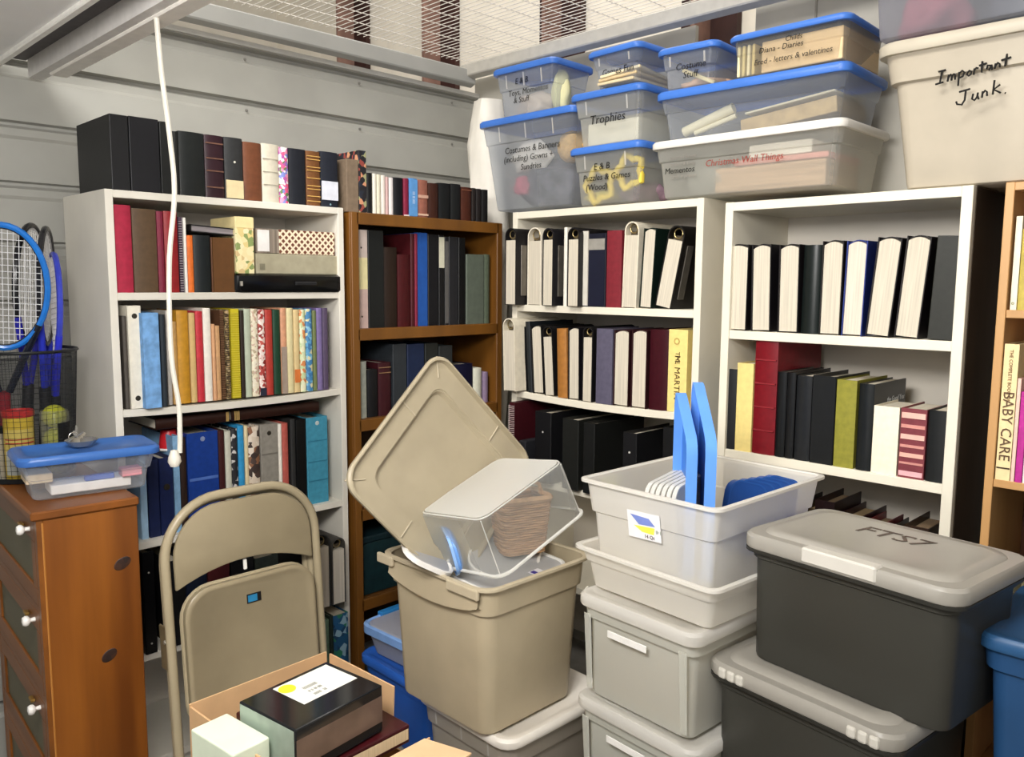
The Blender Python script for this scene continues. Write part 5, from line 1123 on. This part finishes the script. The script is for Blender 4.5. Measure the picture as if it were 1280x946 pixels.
for s in (-1,1):
    g=G(); g.tube([(s*(hw-.016),.040,.75),(s*(hw-.016),.046,.0)],.0105,8); g.make('rear_leg',BG2,t,True)
    g=G(); g.box(s*(hw+.006)-.003,s*(hw+.006)+.003,-.004,.05,.54,.66); g.make('hinge_plate',M('#8a7a5c',.4,metal=.4),t,False,.002)
    g=G(); g.lathe([(0,0),(.006,0),(.005,.004),(0,.004)],10); g.v=[(s*(hw+.010)+s*p[2],.01+p[0],.62+p[1]) for p in g.v]; g.make('rivet',M('#b8b2a4',.3,metal=.6),t)
    g=G(); g.lathe([(0,-.0),(.017,0),(.016,.03),(0,.03)],10,(s*hw,0,0)); g.make('foot_cap',M('#4a463e',.6),t)
g=G(); g.tube([(-hw+.012,.042,.16),(hw-.012,.042,.16)],.009,8); g.make('cross_bar',BG2,t,True)
# ------------------------------------------------------------ carton with boxed albums
CD=M('#d0a87c',.8,.10,14); CDe=M('#d9b58c',.8,.10,14)
ZT=.70
def tri(N,L,Rr,z):
    n,l,r=pZ(*N,z),pZ(*L,z),pZ(*Rr,z); return n,l,r
fL=pZ(236,880,.69); fF=pZ(407,814,.69); fR=pZ(500,853,.69)
bdir=(fF-fL); bdir.z=0; bl=bdir.length; bdir.normalize(); adir=Vector((-bdir.y,bdir.x,0))
fl_=max(.12,(fF-fR).dot(adir)); al=.36
t=T('open_carton','open tan cardboard carton at the bottom holding boxed albums','carton',(fL.x,fL.y,.36),(0,0,math.atan2(bdir.y,bdir.x)))
hc=.33
g=G(); g.box(0,bl,-.004,0,0,hc); g.make('back_wall',CD,t)
g=G(); g.box(0,.004,-al,-.004,0,hc-.005); g.make('side_wall',CD,t)
g=G(); g.box(bl,bl+.004,-al,-.004,0,hc-.14); g.make('side_wall',CD,t)
q_=[(-.012,hc-.20),(-.012,hc-.003),(-fl_,hc-.003),(-fl_+.012,hc-.20)]
g=G(); g.ext(q_,0,bl+.002,bl+.006); g.make('flap',CD,t)
g=G(); g.box(0,bl+.004,-al-.004,-al,0,hc-.075); g.make('front_wall',CD,t)
g=G(); g.box(0,bl+.004,-al,-.0,-.001,.003); g.make('bottom',CD,t)
g=G(); v0=(.10,-al,hc-.075);  g.add([(.02,-al-.002,hc-.075),(bl-.01,-al-.002,hc-.075),(bl+.03,-al-.10,hc-.085),(.0,-al-.12,hc-.10),(.02,-al-.002,hc-.071),(bl-.01,-al-.002,hc-.071),(bl+.03,-al-.10,hc-.081),(.0,-al-.12,hc-.096)],[(0,1,2,3),(4,5,6,7),(0,1,5,4),(1,2,6,5),(2,3,7,6),(3,0,4,7)]); g.make('flap',CDe,t)
g=G(); g.box(.0045,.0065,-.17,-.10,hc-.10,hc-.085); g.make('hand_slot',M('#5a4028',.8),t)
support('plain cardboard box on the floor under the open carton',fL.x+.03,fL.x+bl,fL.y-al*.9,fL.y,.359)
def topbox(name,label,N,L,Rr,z,h,mat,cat='box',bev=.003):
    n,l,r=tri(N,L,Rr,z); u=(r-n); u.z=0; w_=u.length; u.normalize(); v=Vector((-u.y,u.x,0)); d_=(l-n).dot(v)
    t=T(name,label,cat,(n.x,n.y,z-h),(0,0,math.atan2(u.y,u.x))); g=G(); g.box(0,w_,0,d_,0,h); g.make('body',mat,t,False,bev,2); return t,w_,d_
GLS=M('#26282a',.10,.12,6)
t,w_,d_=topbox('wrapped_album_box','black album box in shiny film with a white sticker in the carton',(369,913),(317,868),(478,856),.735,.10,GLS)
g=G(); g.box(-.001,0,.004,d_-.004,.004,.096); g.make('end_film',M('#8d9a8c',.18,.25,9),t)
g=G(); g.box(.002,w_-.002,-.001,0,.022,.078); g.make('front_band',M('#5a4a42',.15,.25,9),t)
g=G(); g.box(w_-.150,w_-.012,d_*.36,d_*.93,.1,.1006); s=g.make('sticker',M('#ecebdf',.4,.04),t)
g=G(); g.lathe([(0,0),(.018,0),(.018,.0003),(0,.0003)],18,(w_-.132,d_*.80,.1007)); g.make('yellow_dot',M('#e8e032',.4,.03),s)
for i,(tx,yy,sz) in enumerate((('||||||||||||',d_*.66,.011),('|| || ||| ||||',d_*.56,.009),('|||||||  |||',d_*.46,.010))): txt(s,tx,(w_-.112,yy,.1008),sz,M('#4a4a44',.5),(0,0,0),name='sticker_text',sx=1)
t,w_,d_=topbox('pale_green_box','pale green lidded box at the left in the carton',(291,944),(252,905),(337,921),.705,.16,M('#d6dfc8',.6,.06,12))
t,w_,d_=topbox('dark_red_album','dark red album lying under the film-wrapped box in the carton',(400,962),(310,880),(512,905),.632,.04,M('#4e161c',.35,.1),'album')
g=G(); g.box(.004,w_-.004,-.0005,d_*.98,.008,.032); g.make('pages',PAGES('#d8c09a'),t)
